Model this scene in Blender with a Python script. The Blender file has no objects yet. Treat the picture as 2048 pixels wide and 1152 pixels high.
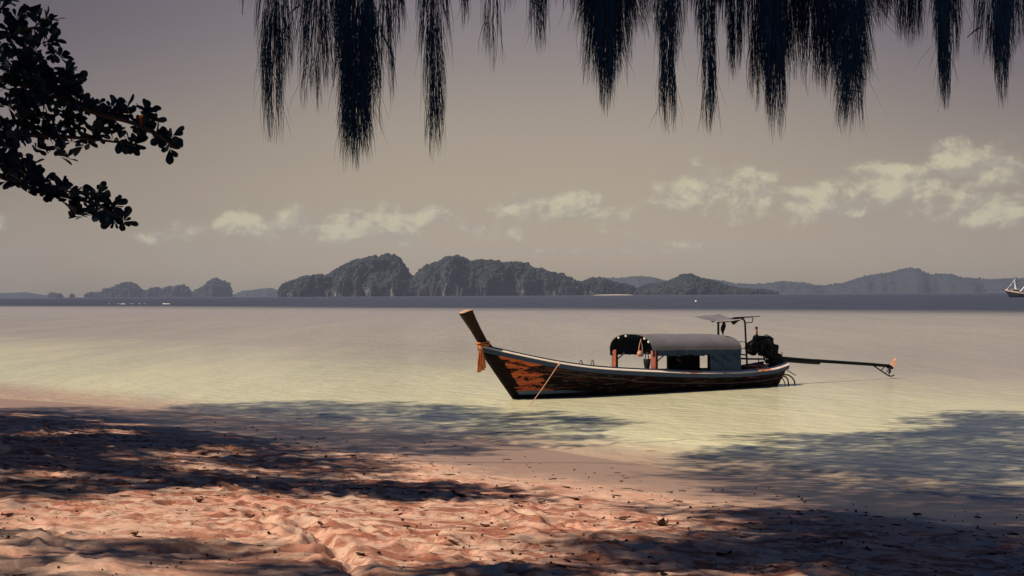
import bpy, math, random
import numpy as np
from mathutils import Vector, Matrix

random.seed(7)
RNG = np.random.default_rng(11)
scene = bpy.context.scene
COL = scene.collection
R = math.radians

# ------------------------------------------------------------------ camera
FPX = 3550.0            # focal length in pixels of a 2048 wide frame
CAM_H = 2.7
PITCH = math.atan(13.5 / FPX)
ROLL = -R(0.308)
cam_d = bpy.data.cameras.new('camera')
cam_d.sensor_width = 36.0
cam_d.lens = 36.0 * FPX / 2048.0
cam_d.clip_start = 0.1
cam_d.clip_end = 40000.0
cam = bpy.data.objects.new('camera', cam_d)
COL.objects.link(cam)
cam.matrix_world = (Matrix.Translation((0, 0, CAM_H)) @ Matrix.Rotation(math.pi / 2 + PITCH, 4, 'X')
                    @ Matrix.Rotation(ROLL, 4, 'Z'))
scene.camera = cam

# ------------------------------------------------------------------ sun, sky, exposure
SUN_EL = R(51.0)
SUN_H = Vector((-0.90, -0.436)).normalized()          # horizontal direction towards the sun: from the left
TO_SUN = Vector((SUN_H.x * math.cos(SUN_EL), SUN_H.y * math.cos(SUN_EL), math.sin(SUN_EL)))
sun_d = bpy.data.lights.new('sun', 'SUN')
sun_d.energy = 5.0
sun_d.angle = R(0.8)
sun_d.color = (1.0, 0.80, 0.62)
sun = bpy.data.objects.new('sun', sun_d)
COL.objects.link(sun)
sun.rotation_euler = TO_SUN.to_track_quat('Z', 'Y').to_euler()

scene.view_settings.view_transform = 'Standard'
scene.view_settings.look = 'None'
scene.view_settings.exposure = 0.0
scene.view_settings.gamma = 1.0
scene.view_settings.use_curve_mapping = False
scene.cycles.max_bounces = 8
scene.cycles.transparent_max_bounces = 8
scene.cycles.volume_bounces = 1
scene.cycles.use_denoising = True


class Nodes:
    """small helper round a node tree"""
    def __init__(self, tree):
        self.t = tree
        self.n = tree.nodes
        self.n.clear()

    def new(self, kind, **kw):
        nd = self.n.new(kind)
        for k, v in kw.items():
            setattr(nd, k, v)
        return nd

    def link(self, a, b):
        self.t.links.new(a, b)

    def put(self, sock, v):
        if isinstance(v, bpy.types.NodeSocket):
            self.link(v, sock)
        elif v is not None:
            if sock.type == 'RGBA' and len(v) == 3:
                v = (*v, 1.0)
            sock.default_value = v

    def math(self, op, a, b=None, c=None, clamp=False):
        nd = self.new('ShaderNodeMath', operation=op, use_clamp=clamp)
        for i, v in enumerate((a, b, c)):
            self.put(nd.inputs[i], v)
        return nd.outputs[0]

    def vmath(self, op, a, b=None):
        nd = self.new('ShaderNodeVectorMath', operation=op)
        self.put(nd.inputs[0], a)
        self.put(nd.inputs[1], b)
        return nd.outputs['Value'] if op in ('DOT_PRODUCT', 'LENGTH') else nd.outputs[0]

    def mix(self, f, a, b, blend='MIX'):
        nd = self.new('ShaderNodeMix', data_type='RGBA', blend_type=blend)
        self.put(nd.inputs[0], f)
        self.put(nd.inputs[6], a)
        self.put(nd.inputs[7], b)
        return nd.outputs[2]

    def step(self, v, lo, hi, a=0.0, b=1.0):
        nd = self.new('ShaderNodeMapRange', interpolation_type='SMOOTHSTEP')
        for i, x in enumerate((v, lo, hi, a, b)):
            self.put(nd.inputs[i], x)
        return nd.outputs[0]

    def noise(self, vec, scale, detail=4.0, rough=0.55, dist=0.0):
        nd = self.new('ShaderNodeTexNoise')
        self.put(nd.inputs['Vector'], vec)
        self.put(nd.inputs['Scale'], scale)
        nd.inputs['Detail'].default_value = detail
        nd.inputs['Roughness'].default_value = rough
        nd.inputs['Distortion'].default_value = dist
        return nd.outputs['Fac']

    def sep(self, v):
        nd = self.new('ShaderNodeSeparateXYZ')
        self.put(nd.inputs[0], v)
        return nd.outputs

    def comb(self, x, y, z):
        nd = self.new('ShaderNodeCombineXYZ')
        for i, v in enumerate((x, y, z)):
            self.put(nd.inputs[i], v)
        return nd.outputs[0]


def build_world():
    w = bpy.data.worlds.new('World')
    scene.world = w
    w.use_nodes = True
    N = Nodes(w.node_tree)
    out = N.new('ShaderNodeOutputWorld')
    bg = N.new('ShaderNodeBackground')
    sky = N.new('ShaderNodeTexSky', sky_type='NISHITA', sun_disc=False)
    sky.sun_elevation = SUN_EL
    sky.sun_rotation = math.atan2(SUN_H.x, SUN_H.y)
    sky.altitude = 0
    sky.air_density = 1.0
    sky.dust_density = 1.5
    sky.ozone_density = 1.0
    # warm, muted late-season haze: take most of the blue out of the sky
    hs = N.new('ShaderNodeHueSaturation')
    hs.inputs['Saturation'].default_value = 0.22
    N.link(sky.outputs[0], hs.inputs['Color'])
    tc = N.new('ShaderNodeTexCoord')
    d = tc.outputs['Generated']
    x, y, z = N.sep(d)
    el = N.math('ARCSINE', z)
    az = N.math('ARCTAN2', x, y)
    # warm near the horizon, cooler overhead
    h = N.step(el, 0.02, 0.175)
    tint = N.mix(h, N.mix(N.step(el, 0.0, 0.05), (2.40, 1.85, 1.02), (1.56, 1.235, 0.82)), (0.66, 0.545, 0.555))
    side = N.math('MULTIPLY', N.step(N.math('ABSOLUTE', az), 0.03, 0.36), N.step(el, 0.0, 0.16, 0.62, 1.2))
    tint = N.mix(N.math('MULTIPLY', side, 0.78), tint, N.mix(1.0, tint, (0.42, 0.41, 0.53), 'MULTIPLY'))  # darkens the sky to both sides, imitating lens vignetting
    col = N.mix(1.0, hs.outputs[0], tint, 'MULTIPLY')
    # overhead the air is clear and blue
    col = N.mix(N.step(el, 0.17, 0.50), col, N.mix(1.0, sky.outputs[0], (0.09, 0.29, 0.60), 'MULTIPLY'))
    # bank of cumulus over the horizon
    cv = N.comb(az, N.math('MULTIPLY', el, 1.25), 0.0)
    n1 = N.noise(cv, 34.0, 8.0, 0.62, 0.25)
    n2 = N.noise(cv, 70.0, 6.0, 0.6, 0.2)
    n3 = N.noise(cv, 9.0, 3.0, 0.5, 0.0)
    env = None
    blobs = [(650, 468, 260, 24, .62), (1020, 470, 170, 18, .5), (1700, 420, 330, 46, .5), (482, 458, 50, 28, 1.0), (600, 452, 70, 24, .95), (690, 455, 60, 26, 1.0), (838, 436, 75, 24, 1.0),
             (945, 460, 50, 16, .8), (1060, 418, 55, 26, 1.0), (1140, 424, 75, 30, 1.1), (1345, 412, 40, 18, .8),
             (1430, 382, 75, 34, 1.1), (1500, 395, 60, 36, 1.0), (1610, 412, 60, 28, 1.0), (1700, 428, 50, 18, .9),
             (1660, 370, 40, 16, .55), (1810, 372, 75, 40, 1.1), (1885, 345, 40, 36, 1.0), (1985, 360, 55, 40, 1.0),
             (1960, 425, 70, 34, .9), (15, 458, 30, 20, .8), (330, 480, 70, 14, .55), (1200, 500, 200, 12, .45),
             (1330, 490, 70, 10, .5), (760, 490, 160, 12, .45), (2110, 395, 60, 60, 1.0), (-90, 450, 80, 28, 1.0)]
    for (px, py, rx, ry, wgt) in blobs:
        a0 = (px - 1024) / FPX
        horizon = 595 - 11 * px / 2048
        e0 = (horizon - py) / FPX
        dx = N.math('MULTIPLY', N.math('SUBTRACT', az, a0), FPX / rx)
        dy = N.math('MULTIPLY', N.math('SUBTRACT', el, e0), FPX / ry)
        dy = N.math('ADD', N.math('MAXIMUM', dy, 0.0), N.math('MULTIPLY', N.math('MINIMUM', dy, 0.0), 1.6))   # flatter bases
        r2 = N.math('ADD', N.math('MULTIPLY', dx, dx), N.math('MULTIPLY', dy, dy))
        g = N.math('MULTIPLY', N.math('EXPONENT', N.math('MULTIPLY', r2, -0.52)), wgt)
        env = g if env is None else N.math('MAXIMUM', env, g)
    # the bank goes on round the rest of the horizon
    off = N.step(N.math('ABSOLUTE', az), 0.30, 0.40)
    band = N.math('MULTIPLY', N.step(el, 0.025, 0.045), N.step(el, 0.075, 0.05))
    rest = N.math('MULTIPLY', N.math('MULTIPLY', off, band), N.step(n3, 0.42, 0.6))
    env = N.math('MAXIMUM', env, rest)
    dens = N.math('ADD', env, N.math('MULTIPLY', N.math('SUBTRACT', n1, 0.5), 2.3))
    dens = N.math('ADD', dens, N.math('MULTIPLY', N.math('SUBTRACT', n2, 0.5), 0.55))
    m = N.math('MULTIPLY', N.step(dens, 0.20, 0.82), N.step(env, 0.04, 0.3))
    n1s = N.noise(N.vmath('ADD', cv, (-0.003, 0.006, 0.0)), 34.0, 8.0, 0.62, 0.25)
    lit = N.step(N.math('ADD', N.math('MULTIPLY', N.math('SUBTRACT', n1, n1s), 3.2), N.math('MULTIPLY', N.math('SUBTRACT', dens, 0.55), 0.45)), -0.25, 0.5)
    ccol = N.mix(lit, (0.41, 0.36, 0.275), (0.66, 0.60, 0.39))
    veil = N.math('MULTIPLY', N.step(N.noise(cv, 14.0, 5.0, 0.6, 0.4), 0.4, 0.75), N.step(el, 0.10, 0.02, 0.0, 0.25))
    # cloud radiance is given in final units, the sky is scaled to them
    SKY = 0.072
    base = N.mix(1.0, col, (SKY / 0.1,) * 3, 'MULTIPLY')
    base = N.mix(veil, base, (4.3, 3.95, 3.0))
    full = N.mix(N.math('MAXIMUM', N.math('MULTIPLY', m, 0.76), N.math('MULTIPLY', env, 0.20)), base, N.mix(1.0, ccol, (10.0, 10.0, 10.0), 'MULTIPLY'))
    N.link(full, bg.inputs['Color'])
    bg.inputs['Strength'].default_value = 0.1
    N.link(bg.outputs[0], out.inputs[0])
    w.cycles.sampling_method = 'NONE'      # an even sky needs no importance map


build_world()

# ------------------------------------------------------------------ photo geometry helpers
_f = Vector((0, math.cos(PITCH), math.sin(PITCH)))
_r = Vector((1, 0, 0))
_u = _r.cross(_f)
_r2 = _r * math.cos(ROLL) + _u * math.sin(ROLL)
_u2 = -_r * math.sin(ROLL) + _u * math.cos(ROLL)
CAM = Vector((0, 0, CAM_H))


def ray(px, py):
    return _f + _r2 * ((px - 1024) / FPX) + _u2 * ((576 - py) / FPX)


def ground(px, py, z=0.0):
    d = ray(px, py)
    return CAM + d * ((z - CAM_H) / d.z)


def at(px, py, depth):
    return CAM + ray(px, py) * depth


def project(p):
    q = Vector(p) - CAM
    dz = q.dot(_f)
    if dz <= 0.05:
        return None
    return 1024 + FPX * q.dot(_r2) / dz, 576 - FPX * q.dot(_u2) / dz


# ------------------------------------------------------------------ mesh helpers
class MB:
    def __init__(self):
        self.v, self.f, self.mi = [], [], []

    def quad(self, a, b, c, d):
        i = len(self.v)
        self.v += [tuple(a), tuple(b), tuple(c), tuple(d)]
        self.f.append((i, i + 1, i + 2, i + 3))

    def box(self, c, s, rot=None, bev=0.0):
        """box at c with full size s, optionally with chamfered vertical edges"""
        i = len(self.v)
        hx, hy, hz = s[0] / 2, s[1] / 2, s[2] / 2
        b = min(bev, hx * .9, hy * .9, hz * .9)
        if b <= 0:
            pts = [(sx * hx, sy * hy, sz * hz) for sz in (-1, 1) for sx, sy in ((-1, -1), (1, -1), (1, 1), (-1, 1))]
            fs = [(3, 2, 1, 0), (4, 5, 6, 7), (0, 1, 5, 4), (1, 2, 6, 5), (2, 3, 7, 6), (3, 0, 4, 7)]
        else:
            ring = [(-hx + b, -hy), (hx - b, -hy), (hx, -hy + b), (hx, hy - b), (hx - b, hy), (-hx + b, hy), (-hx, hy - b), (-hx, -hy + b)]
            pts = []
            for zz, k in ((-hz, 1 - b / max(hx, hy)), (-hz + b, 1), (hz - b, 1), (hz, 1 - b / max(hx, hy))):
                pts += [(x * k, y * k, zz) for x, y in ring]
            fs = [tuple(range(7, -1, -1)), tuple(range(24, 32))]
            for r in range(3):
                for k in range(8):
                    fs.append((r * 8 + k, r * 8 + (k + 1) % 8, (r + 1) * 8 + (k + 1) % 8, (r + 1) * 8 + k))
        c = Vector(c)
        for p in pts:
            p = Vector(p)
            if rot is not None:
                p = rot @ p
            self.v.append(tuple(p + c))
        self.f += [tuple(i + k for k in f) for f in fs]
        return self

    def tube(self, path, rad, sides=8, cap=True, squash=1.0):
        path = [Vector(p) for p in path]
        n = len(path)
        if not hasattr(rad, '__len__'):
            rad = [rad] * n
        i0 = len(self.v)
        prev = None
        for k, p in enumerate(path):
            t = (path[min(k + 1, n - 1)] - path[max(k - 1, 0)])
            t = t.normalized() if t.length > 1e-9 else Vector((0, 0, 1))
            if prev is None:
                a = t.cross(Vector((0, 0, 1)))
                if a.length < 0.1:
                    a = t.cross(Vector((1, 0, 0)))
            else:
                a = prev - t * prev.dot(t)
            a.normalize()
            prev = a
            b = t.cross(a)
            for s in range(sides):
                an = 2 * math.pi * s / sides
                self.v.append(tuple(p + (a * math.cos(an) + b * math.sin(an) * squash) * rad[k]))
        for k in range(n - 1):
            for s in range(sides):
                a0 = i0 + k * sides
                self.f.append((a0 + s, a0 + (s + 1) % sides, a0 + sides + (s + 1) % sides, a0 + sides + s))
        if cap:
            self.f.append(tuple(i0 + s for s in range(sides - 1, -1, -1)))
            self.f.append(tuple(i0 + (n - 1) * sides + s for s in range(sides)))
        return self

    def grid(self, P, closed=False):
        """P: rows of points"""
        i0 = len(self.v)
        m = len(P[0])
        for row in P:
            self.v += [tuple(p) for p in row]
        for r in range(len(P) - 1):
            for c in range(m - (0 if closed else 1)):
                c2 = (c + 1) % m
                self.f.append((i0 + r * m + c, i0 + r * m + c2, i0 + (r + 1) * m + c2, i0 + (r + 1) * m + c))
        return self

    def shell(self, P, th):
        """a sheet of points given thickness th: th is an offset vector or a function of a point"""
        Q = [[Vector(p) + (th(p) if callable(th) else Vector(th)) for p in row] for row in P]
        nr, nc = len(P), len(P[0])
        self.grid(P)
        self.grid([row[::-1] for row in Q])
        self.grid([[Vector(p) for p in P[0]][::-1], [Vector(p) for p in Q[0]][::-1]])
        self.grid([P[-1], Q[-1]])
        self.grid([[P[r][0] for r in range(nr)], [Q[r][0] for r in range(nr)]])
        self.grid([[P[r][-1] for r in range(nr)][::-1], [Q[r][-1] for r in range(nr)][::-1]])
        return self

    def build(self, name, mat, parent=None, smooth=False):
        me = bpy.data.meshes.new(name)
        me.from_pydata(self.v, [], self.f)
        me.update()
        return link(name, me, mat, parent, smooth)


def link(name, me, mat, parent=None, smooth=False):
    if mat is not None and not me.materials:
        me.materials.append(mat)
    if smooth:
        me.polygons.foreach_set('use_smooth', [True] * len(me.polygons))
    o = bpy.data.objects.new(name, me)
    COL.objects.link(o)
    if parent is not None:
        o.parent = parent
    return o


def np_mesh(name, V, Fq):
    """V (n,3) floats, Fq (m,k) ints, all faces with k corners"""
    V = np.asarray(V, dtype=np.float32)
    Fq = np.asarray(Fq, dtype=np.int32)
    me = bpy.data.meshes.new(name)
    me.vertices.add(len(V))
    me.vertices.foreach_set('co', V.ravel())
    m, k = Fq.shape
    me.loops.add(m * k)
    me.loops.foreach_set('vertex_index', Fq.ravel())
    me.polygons.add(m)
    me.polygons.foreach_set('loop_start', np.arange(0, m * k, k, dtype=np.int32))
    me.polygons.foreach_set('loop_total', np.full(m, k, dtype=np.int32))
    me.update(calc_edges=True)
    return me


def empty(name, loc=(0, 0, 0), rz=0.0):
    o = bpy.data.objects.new(name, None)
    COL.objects.link(o)
    o.location = loc
    o.rotation_euler = (0, 0, rz)
    o.empty_display_size = 0.2
    return o


def tag(o, label=None, cat=None, group=None, kind=None):
    if label:
        o['label'] = label
    if cat:
        o['category'] = cat
    if group:
        o['group'] = group
    if kind:
        o['kind'] = kind
    return o


# ------------------------------------------------------------------ numpy noise
def vnoise(x, y, seed=0):
    xi = np.floor(x).astype(np.int64)
    yi = np.floor(y).astype(np.int64)
    xf = x - xi
    yf = y - yi
    u = xf * xf * xf * (xf * (xf * 6 - 15) + 10)
    v = yf * yf * yf * (yf * (yf * 6 - 15) + 10)

    def h(a, b):
        n = (a * 374761393 + b * 668265263 + seed * 1274126177) & 0xFFFFFFFF
        n = ((n ^ (n >> 13)) * 1274126177) & 0xFFFFFFFF
        n = n ^ (n >> 16)
        return (n & 0xFFFF) / 65535.0
    return (h(xi, yi) * (1 - u) + h(xi + 1, yi) * u) * (1 - v) + (h(xi, yi + 1) * (1 - u) + h(xi + 1, yi + 1) * u) * v - 0.5


def fbm(x, y, oct=4, seed=0, gain=0.5):
    s = 0
    a = 1.0
    for o in range(oct):
        s = s + a * vnoise(x * 2 ** o + 17.3 * o, y * 2 ** o + 5.1 * o, seed + o)
        a *= gain
    return s


# ------------------------------------------------------------------ materials
def material(name):
    m = bpy.data.materials.new(name)
    m.use_nodes = True
    N = Nodes(m.node_tree)
    out = N.new('ShaderNodeOutputMaterial')
    return m, N, out


def simple(name, col, rough=0.6, var=0.35, scale=8.0, metal=0.0, bump=0.0, stretch=(1, 1, 1), col2=None, spec=0.4, coords='Object'):
    """painted / plain surface with procedural mottling"""
    m, N, out = material(name)
    p = N.new('ShaderNodeBsdfPrincipled')
    tc = N.new('ShaderNodeTexCoord')
    v = N.vmath('MULTIPLY', tc.outputs[coords], stretch)
    n = N.noise(v, scale, 5.0, 0.6)
    c2 = col2 if col2 else tuple(c * (1 - var) for c in col)
    c = N.mix(N.step(n, 0.35, 0.7), col, c2)
    N.link(c, p.inputs['Base Color'])
    N.put(p.inputs['Roughness'], N.step(N.noise(v, scale * 2.3, 3.0), 0.3, 0.7, max(rough - .1, 0.02), min(rough + .1, 1)))
    p.inputs['Metallic'].default_value = metal
    p.inputs['Specular IOR Level'].default_value = spec
    if bump:
        b = N.new('ShaderNodeBump')
        b.inputs['Strength'].default_value = bump
        b.inputs['Distance'].default_value = 0.02
        N.link(N.noise(v, scale * 4, 5.0), b.inputs['Height'])
        N.link(b.outputs[0], p.inputs['Normal'])
    N.link(p.outputs[0], out.inputs[0])
    return m


def sand_material():
    m, N, out = material('sand')
    p = N.new('ShaderNodeBsdfPrincipled')
    geo = N.new('ShaderNodeNewGeometry')
    P = geo.outputs['Position']
    x, y, z = N.sep(P)
    n1 = N.noise(P, 0.7, 4.0, 0.6)
    n2 = N.noise(P, 9.0, 6.0, 0.65)
    n3 = N.noise(P, 160.0, 3.0, 0.7)
    c = N.mix(N.step(n1, 0.3, 0.7), (0.70, 0.52, 0.405), (0.65, 0.455, 0.345))
    c = N.mix(N.math('MULTIPLY', N.step(n2, 0.45, 0.72), 0.7), c, (0.60, 0.32, 0.215))
    c = N.mix(N.math('MULTIPLY', N.step(n3, 0.56, 0.72), 0.5), c, (0.34, 0.18, 0.12))
    rd = N.noise(N.vmath('MULTIPLY', P, (1.0, 1.3, 1.0)), 1.1, 5.0, 0.65, 0.5)
    c = N.mix(N.math('MULTIPLY', N.math('MULTIPLY', N.step(rd, 0.48, 0.62), N.step(z, 0.98, 0.7)), 0.6), c, (0.64, 0.30, 0.21))  # red mottling painted in for the red fringe round shade patches
    # dust streaks along the shore, their red painted in for fringes of shade
    st = N.noise(N.vmath('MULTIPLY', P, (1.6, 2.2, 1.0)), 1.5, 6.0, 0.7, 0.6)
    dust_fringe = N.math('MULTIPLY', N.step(st, 0.45, 0.58), N.math('MULTIPLY', N.step(z, 0.12, 0.3), N.step(z, 0.90, 0.62)))
    c = N.mix(N.math('MULTIPLY', dust_fringe, 0.8), c, (0.26, 0.075, 0.045))
    wz = N.math('ADD', z, N.math('MULTIPLY', N.math('SUBTRACT', n1, 0.5), 0.16))
    wet = N.step(wz, 0.20, 0.05)
    c = N.mix(wet, c, (0.36, 0.25, 0.185))
    N.link(c, p.inputs['Base Color'])
    N.put(p.inputs['Roughness'], N.step(wet, 0.0, 1.0, 0.95, 0.38))
    N.put(p.inputs['Specular IOR Level'], N.step(wet, 0.0, 1.0, 0.08, 0.45))
    b = N.new('ShaderNodeBump')
    N.put(b.inputs['Strength'], N.step(wet, 0.0, 1.0, 0.85, 0.12))
    b.inputs['Distance'].default_value = 0.02
    hgt = N.math('ADD', N.math('MULTIPLY', N.noise(P, 22.0, 6.0, 0.7), 1.0), N.math('MULTIPLY', n3, 0.12))
    N.link(hgt, b.inputs['Height'])
    N.link(b.outputs[0], p.inputs['Normal'])
    N.link(p.outputs[0], out.inputs[0])
    return m


def water_material():
    m, N, out = material('sea_water')
    geo = N.new('ShaderNodeNewGeometry')
    P = geo.outputs['Position']
    x, y, z = N.sep(P)
    # signed distance off the shore along its normal
    off = N.math('ADD', N.math('MULTIPLY', x, 0.80), N.math('MULTIPLY', N.math('SUBTRACT', y, 32.0), 0.60))
    edge = N.noise(N.vmath('MULTIPLY', P, (0.004, 0.012, 1)), 1.0, 3.0)
    yy = N.math('ADD', y, N.math('MULTIPLY', N.math('SUBTRACT', edge, 0.5), 90.0))
    deep = N.step(N.math('ADD', yy, N.math('MULTIPLY', x, 1.4)), 240.0, 390.0)
    n1 = N.noise(N.vmath('MULTIPLY', P, (0.10, 0.05, 1)), 1.0, 4.0, 0.6)
    sh = N.step(N.math('ADD', off, N.math('MULTIPLY', N.math('SUBTRACT', n1, 0.5), 14.0)), 6.0, 34.0)
    # turbid shallows over pale sand, then greyer, then the deep
    c = N.mix(sh, (0.69, 0.70, 0.455), (0.41, 0.382, 0.312))
    c = N.mix(N.step(off, 3.0, -0.3), c, (0.50, 0.38, 0.26))
    c = N.mix(deep, c, (0.035, 0.048, 0.075))
    dif = N.new('ShaderNodeBsdfDiffuse')
    N.link(c, dif.inputs['Color'])
    gl = N.new('ShaderNodeBsdfGlossy', distribution='GGX')
    gl.inputs['Color'].default_value = (0.90, 0.93, 1.0, 1)
    N.put(gl.inputs['Roughness'], N.step(y, 20.0, 300.0, 0.05, 0.30))
    # wavelets: short ones near the shore, longer ones far out
    rot = N.comb(N.math('ADD', N.math('MULTIPLY', x, 0.80), N.math('MULTIPLY', y, 0.60)),
                 N.math('ADD', N.math('MULTIPLY', x, -0.60), N.math('MULTIPLY', y, 0.80)), 0.0)
    w1 = N.noise(N.vmath('MULTIPLY', rot, (2.6, 0.9, 1)), 1.0, 4.0, 0.6, 0.3)
    w2 = N.noise(N.vmath('MULTIPLY', rot, (0.55, 0.22, 1)), 1.0, 3.0, 0.55, 0.2)
    w3 = N.noise(N.vmath('MULTIPLY', P, (0.10, 0.03, 1)), 1.0, 5.0, 0.65)
    near = N.step(y, 130.0, 40.0)
    hgt = N.math('ADD', N.math('MULTIPLY', w1, N.math('MULTIPLY', near, 0.12)), N.math('MULTIPLY', w2, 0.11))
    hgt = N.math('ADD', hgt, N.math('MULTIPLY', w3, 0.35))
    b = N.new('ShaderNodeBump')
    b.inputs['Strength'].default_value = 1.0
    b.inputs['Distance'].default_value = 1.0
    N.link(hgt, b.inputs['Height'])
    N.link(b.outputs[0], dif.inputs['Normal'])
    N.link(b.outputs[0], gl.inputs['Normal'])
    fr = N.new('ShaderNodeFresnel')
    fr.inputs['IOR'].default_value = 1.33
    N.link(b.outputs[0], fr.inputs['Normal'])
    # a ruffled sea never mirrors fully at grazing view
    ruff = N.noise(N.vmath('MULTIPLY', P, (0.22, 0.012, 1)), 1.0, 5.0, 0.7)
    ruff2 = N.noise(N.vmath('MULTIPLY', P, (0.9, 0.10, 1)), 1.0, 4.0, 0.7)
    ruff = N.math('ADD', N.math('MULTIPLY', ruff, 0.6), N.math('MULTIPLY', ruff2, 0.4))
    k = N.math('ADD', N.math('MULTIPLY', N.step(deep, 0.0, 1.0, 0.55, 0.20), N.step(y, 25.0, 80.0, 0.70, 1.0)), N.math('MULTIPLY', N.math('SUBTRACT', ruff, 0.5), N.step(deep, 0.0, 1.0, 0.9, 0.55)))
    k = N.math('MAXIMUM', k, 0.03)
    fac = N.math('MINIMUM', fr.outputs[0], k)
    mx = N.new('ShaderNodeMixShader')
    N.link(fac, mx.inputs[0])
    N.link(dif.outputs[0], mx.inputs[1])
    N.link(gl.outputs[0], mx.inputs[2])
    N.link(mx.outputs[0], out.inputs[0])
    return m


def hull_material(kind):
    """old dark stain with the orange undercoat worn through at the bow"""
    m, N, out = material('hull_paint_' + kind)
    p = N.new('ShaderNodeBsdfPrincipled')
    tc = N.new('ShaderNodeTexCoord')
    O = tc.outputs['Object']
    x, y, z = N.sep(O)
    n1 = N.noise(N.vmath('MULTIPLY', O, (1.3, 1.0, 5.5)), 1.0, 5.0, 0.6, 0.4)
    n2 = N.noise(N.vmath('MULTIPLY', O, (0.7, 1.0, 17.0)), 1.3, 6.0, 0.65, 0.2)
    dark = N.mix(N.step(n2, 0.35, 0.7), (0.004, 0.0035, 0.005), (0.014, 0.006, 0.006))
    # distance along the raked bow, zero at the stem
    bx = N.math('ADD', x, N.math('MULTIPLY', z, 0.85))
    if kind == 'upper':
        bow = N.math('MULTIPLY', N.step(bx, 0.16, 0.34), N.step(bx, 1.75, 0.75))
        n4 = N.noise(N.vmath('MULTIPLY', O, (3.2, 2.0, 13.0)), 1.0, 5.0, 0.65, 0.6)
        nn = N.math('ADD', N.math('MULTIPLY', n1, 0.55), N.math('MULTIPLY', n4, 0.45))
        patch = N.step(N.math('ADD', nn, N.math('MULTIPLY', bow, 0.25)), 0.715, 0.755)
        patch = N.math('MULTIPLY', patch, N.step(bx, 2.3, 1.6))
        c = N.mix(patch, dark, N.mix(N.step(n2, 0.3, 0.7), (0.56, 0.14, 0.055), (0.32, 0.065, 0.03)))
        mid = N.math('MULTIPLY', N.step(n2, 0.57, 0.64), N.step(bx, 0.3, 1.0))
        c = N.mix(N.math('MULTIPLY', mid, 0.85), c, (0.15, 0.036, 0.021))
    else:
        c = dark
        b1 = N.math('MULTIPLY', N.step(bx, 0.12, 0.2), N.step(bx, 2.6, 1.2))
        k1 = N.math('MULTIPLY', N.step(z, 0.20, 0.215), N.step(z, 0.32, 0.30))
        k0 = N.math('MULTIPLY', N.step(z, 0.10, 0.125), N.step(z, 0.205, 0.20))
        ragged = N.step(n1, 0.34, 0.46)
        c = N.mix(N.math('MULTIPLY', N.math('MULTIPLY', b1, k1), ragged), c, (0.55, 0.13, 0.05))
        c = N.mix(N.math('MULTIPLY', N.math('MULTIPLY', b1, k0), ragged), c, (0.13, 0.21, 0.28))
    scr = N.noise(N.vmath('MULTIPLY', O, (0.9, 1.0, 34.0)), 2.0, 5.0, 0.7)
    scrape = N.math('MULTIPLY', N.step(scr, 0.61, 0.66), N.step(bx, 0.4, 1.0))
    c = N.mix(N.math('MULTIPLY', scrape, 0.75), c, (0.36, 0.30, 0.27))
    N.link(c, p.inputs['Base Color'])
    N.put(p.inputs['Roughness'], N.step(n2, 0.3, 0.7, 0.5, 0.75))
    p.inputs['Specular IOR Level'].default_value = 0.06
    b = N.new('ShaderNodeBump')
    b.inputs['Strength'].default_value = 0.4
    b.inputs['Distance'].default_value = 0.01
    N.link(n2, b.inputs['Height'])
    N.link(b.outputs[0], p.inputs['Normal'])
    N.link(p.outputs[0], out.inputs[0])
    return m


def rail_material(base, worn, red=True):
    m, N, out = material('rail_paint')
    p = N.new('ShaderNodeBsdfPrincipled')
    tc = N.new('ShaderNodeTexCoord')
    O = tc.outputs['Object']
    x, y, z = N.sep(O)
    n = N.noise(N.vmath('MULTIPLY', O, (3, 8, 20)), 1.0, 5.0, 0.65)
    c = N.mix(N.step(n, 0.60, 0.72), base, worn)
    if red:
        n2 = N.noise(N.vmath('MULTIPLY', O, (1.7, 3, 12)), 1.0, 5.0, 0.65)
        f = N.math('MULTIPLY', N.step(n2, 0.50, 0.58), N.math('MULTIPLY', N.step(x, 4.8, 5.4), N.step(x, 10.2, 8.8)))
        c = N.mix(f, c, (0.55, 0.17, 0.07))
    N.link(c, p.inputs['Base Color'])
    p.inputs['Roughness'].default_value = 0.6
    N.link(p.outputs[0], out.inputs[0])
    return m


def cloth_material(name, col, col2, folds=0.0, trans=0.0):
    m, N, out = material(name)
    p = N.new('ShaderNodeBsdfPrincipled')
    tc = N.new('ShaderNodeTexCoord')
    O = tc.outputs['Object']
    n = N.noise(N.vmath('MULTIPLY', O, (1.2, 1.2, 3.0)), 1.4, 5.0, 0.6)
    c = N.mix(N.step(n, 0.3, 0.7), col, col2)
    N.link(c, p.inputs['Base Color'])
    p.inputs['Roughness'].default_value = 0.8
    p.inputs['Specular IOR Level'].default_value = 0.2
    b = N.new('ShaderNodeBump')
    b.inputs['Strength'].default_value = 0.35
    b.inputs['Distance'].default_value = 0.03
    N.link(N.noise(N.vmath('MULTIPLY', O, (2.0, 2.0, 2.0)), 2.2, 4.0, 0.5, 0.8), b.inputs['Height'])
    N.link(b.outputs[0], p.inputs['Normal'])
    N.link(p.outputs[0], out.inputs[0])
    return m


def leaf_material(name, a, b, trans=0.0):
    m, N, out = material(name)
    p = N.new('ShaderNodeBsdfPrincipled')
    oi = N.new('ShaderNodeObjectInfo')
    geo = N.new('ShaderNodeNewGeometry')
    n = N.noise(geo.outputs['Position'], 3.0, 2.0)
    f = N.math('ADD', N.math('MULTIPLY', oi.outputs['Random'], 0.5), N.math('MULTIPLY', n, 0.5))
    c = N.mix(f, a, b)
    N.link(c, p.inputs['Base Color'])
    p.inputs['Roughness'].default_value = 0.5
    p.inputs['Specular IOR Level'].default_value = 0.1
    N.link(p.outputs[0], out.inputs[0])
    return m


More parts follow.
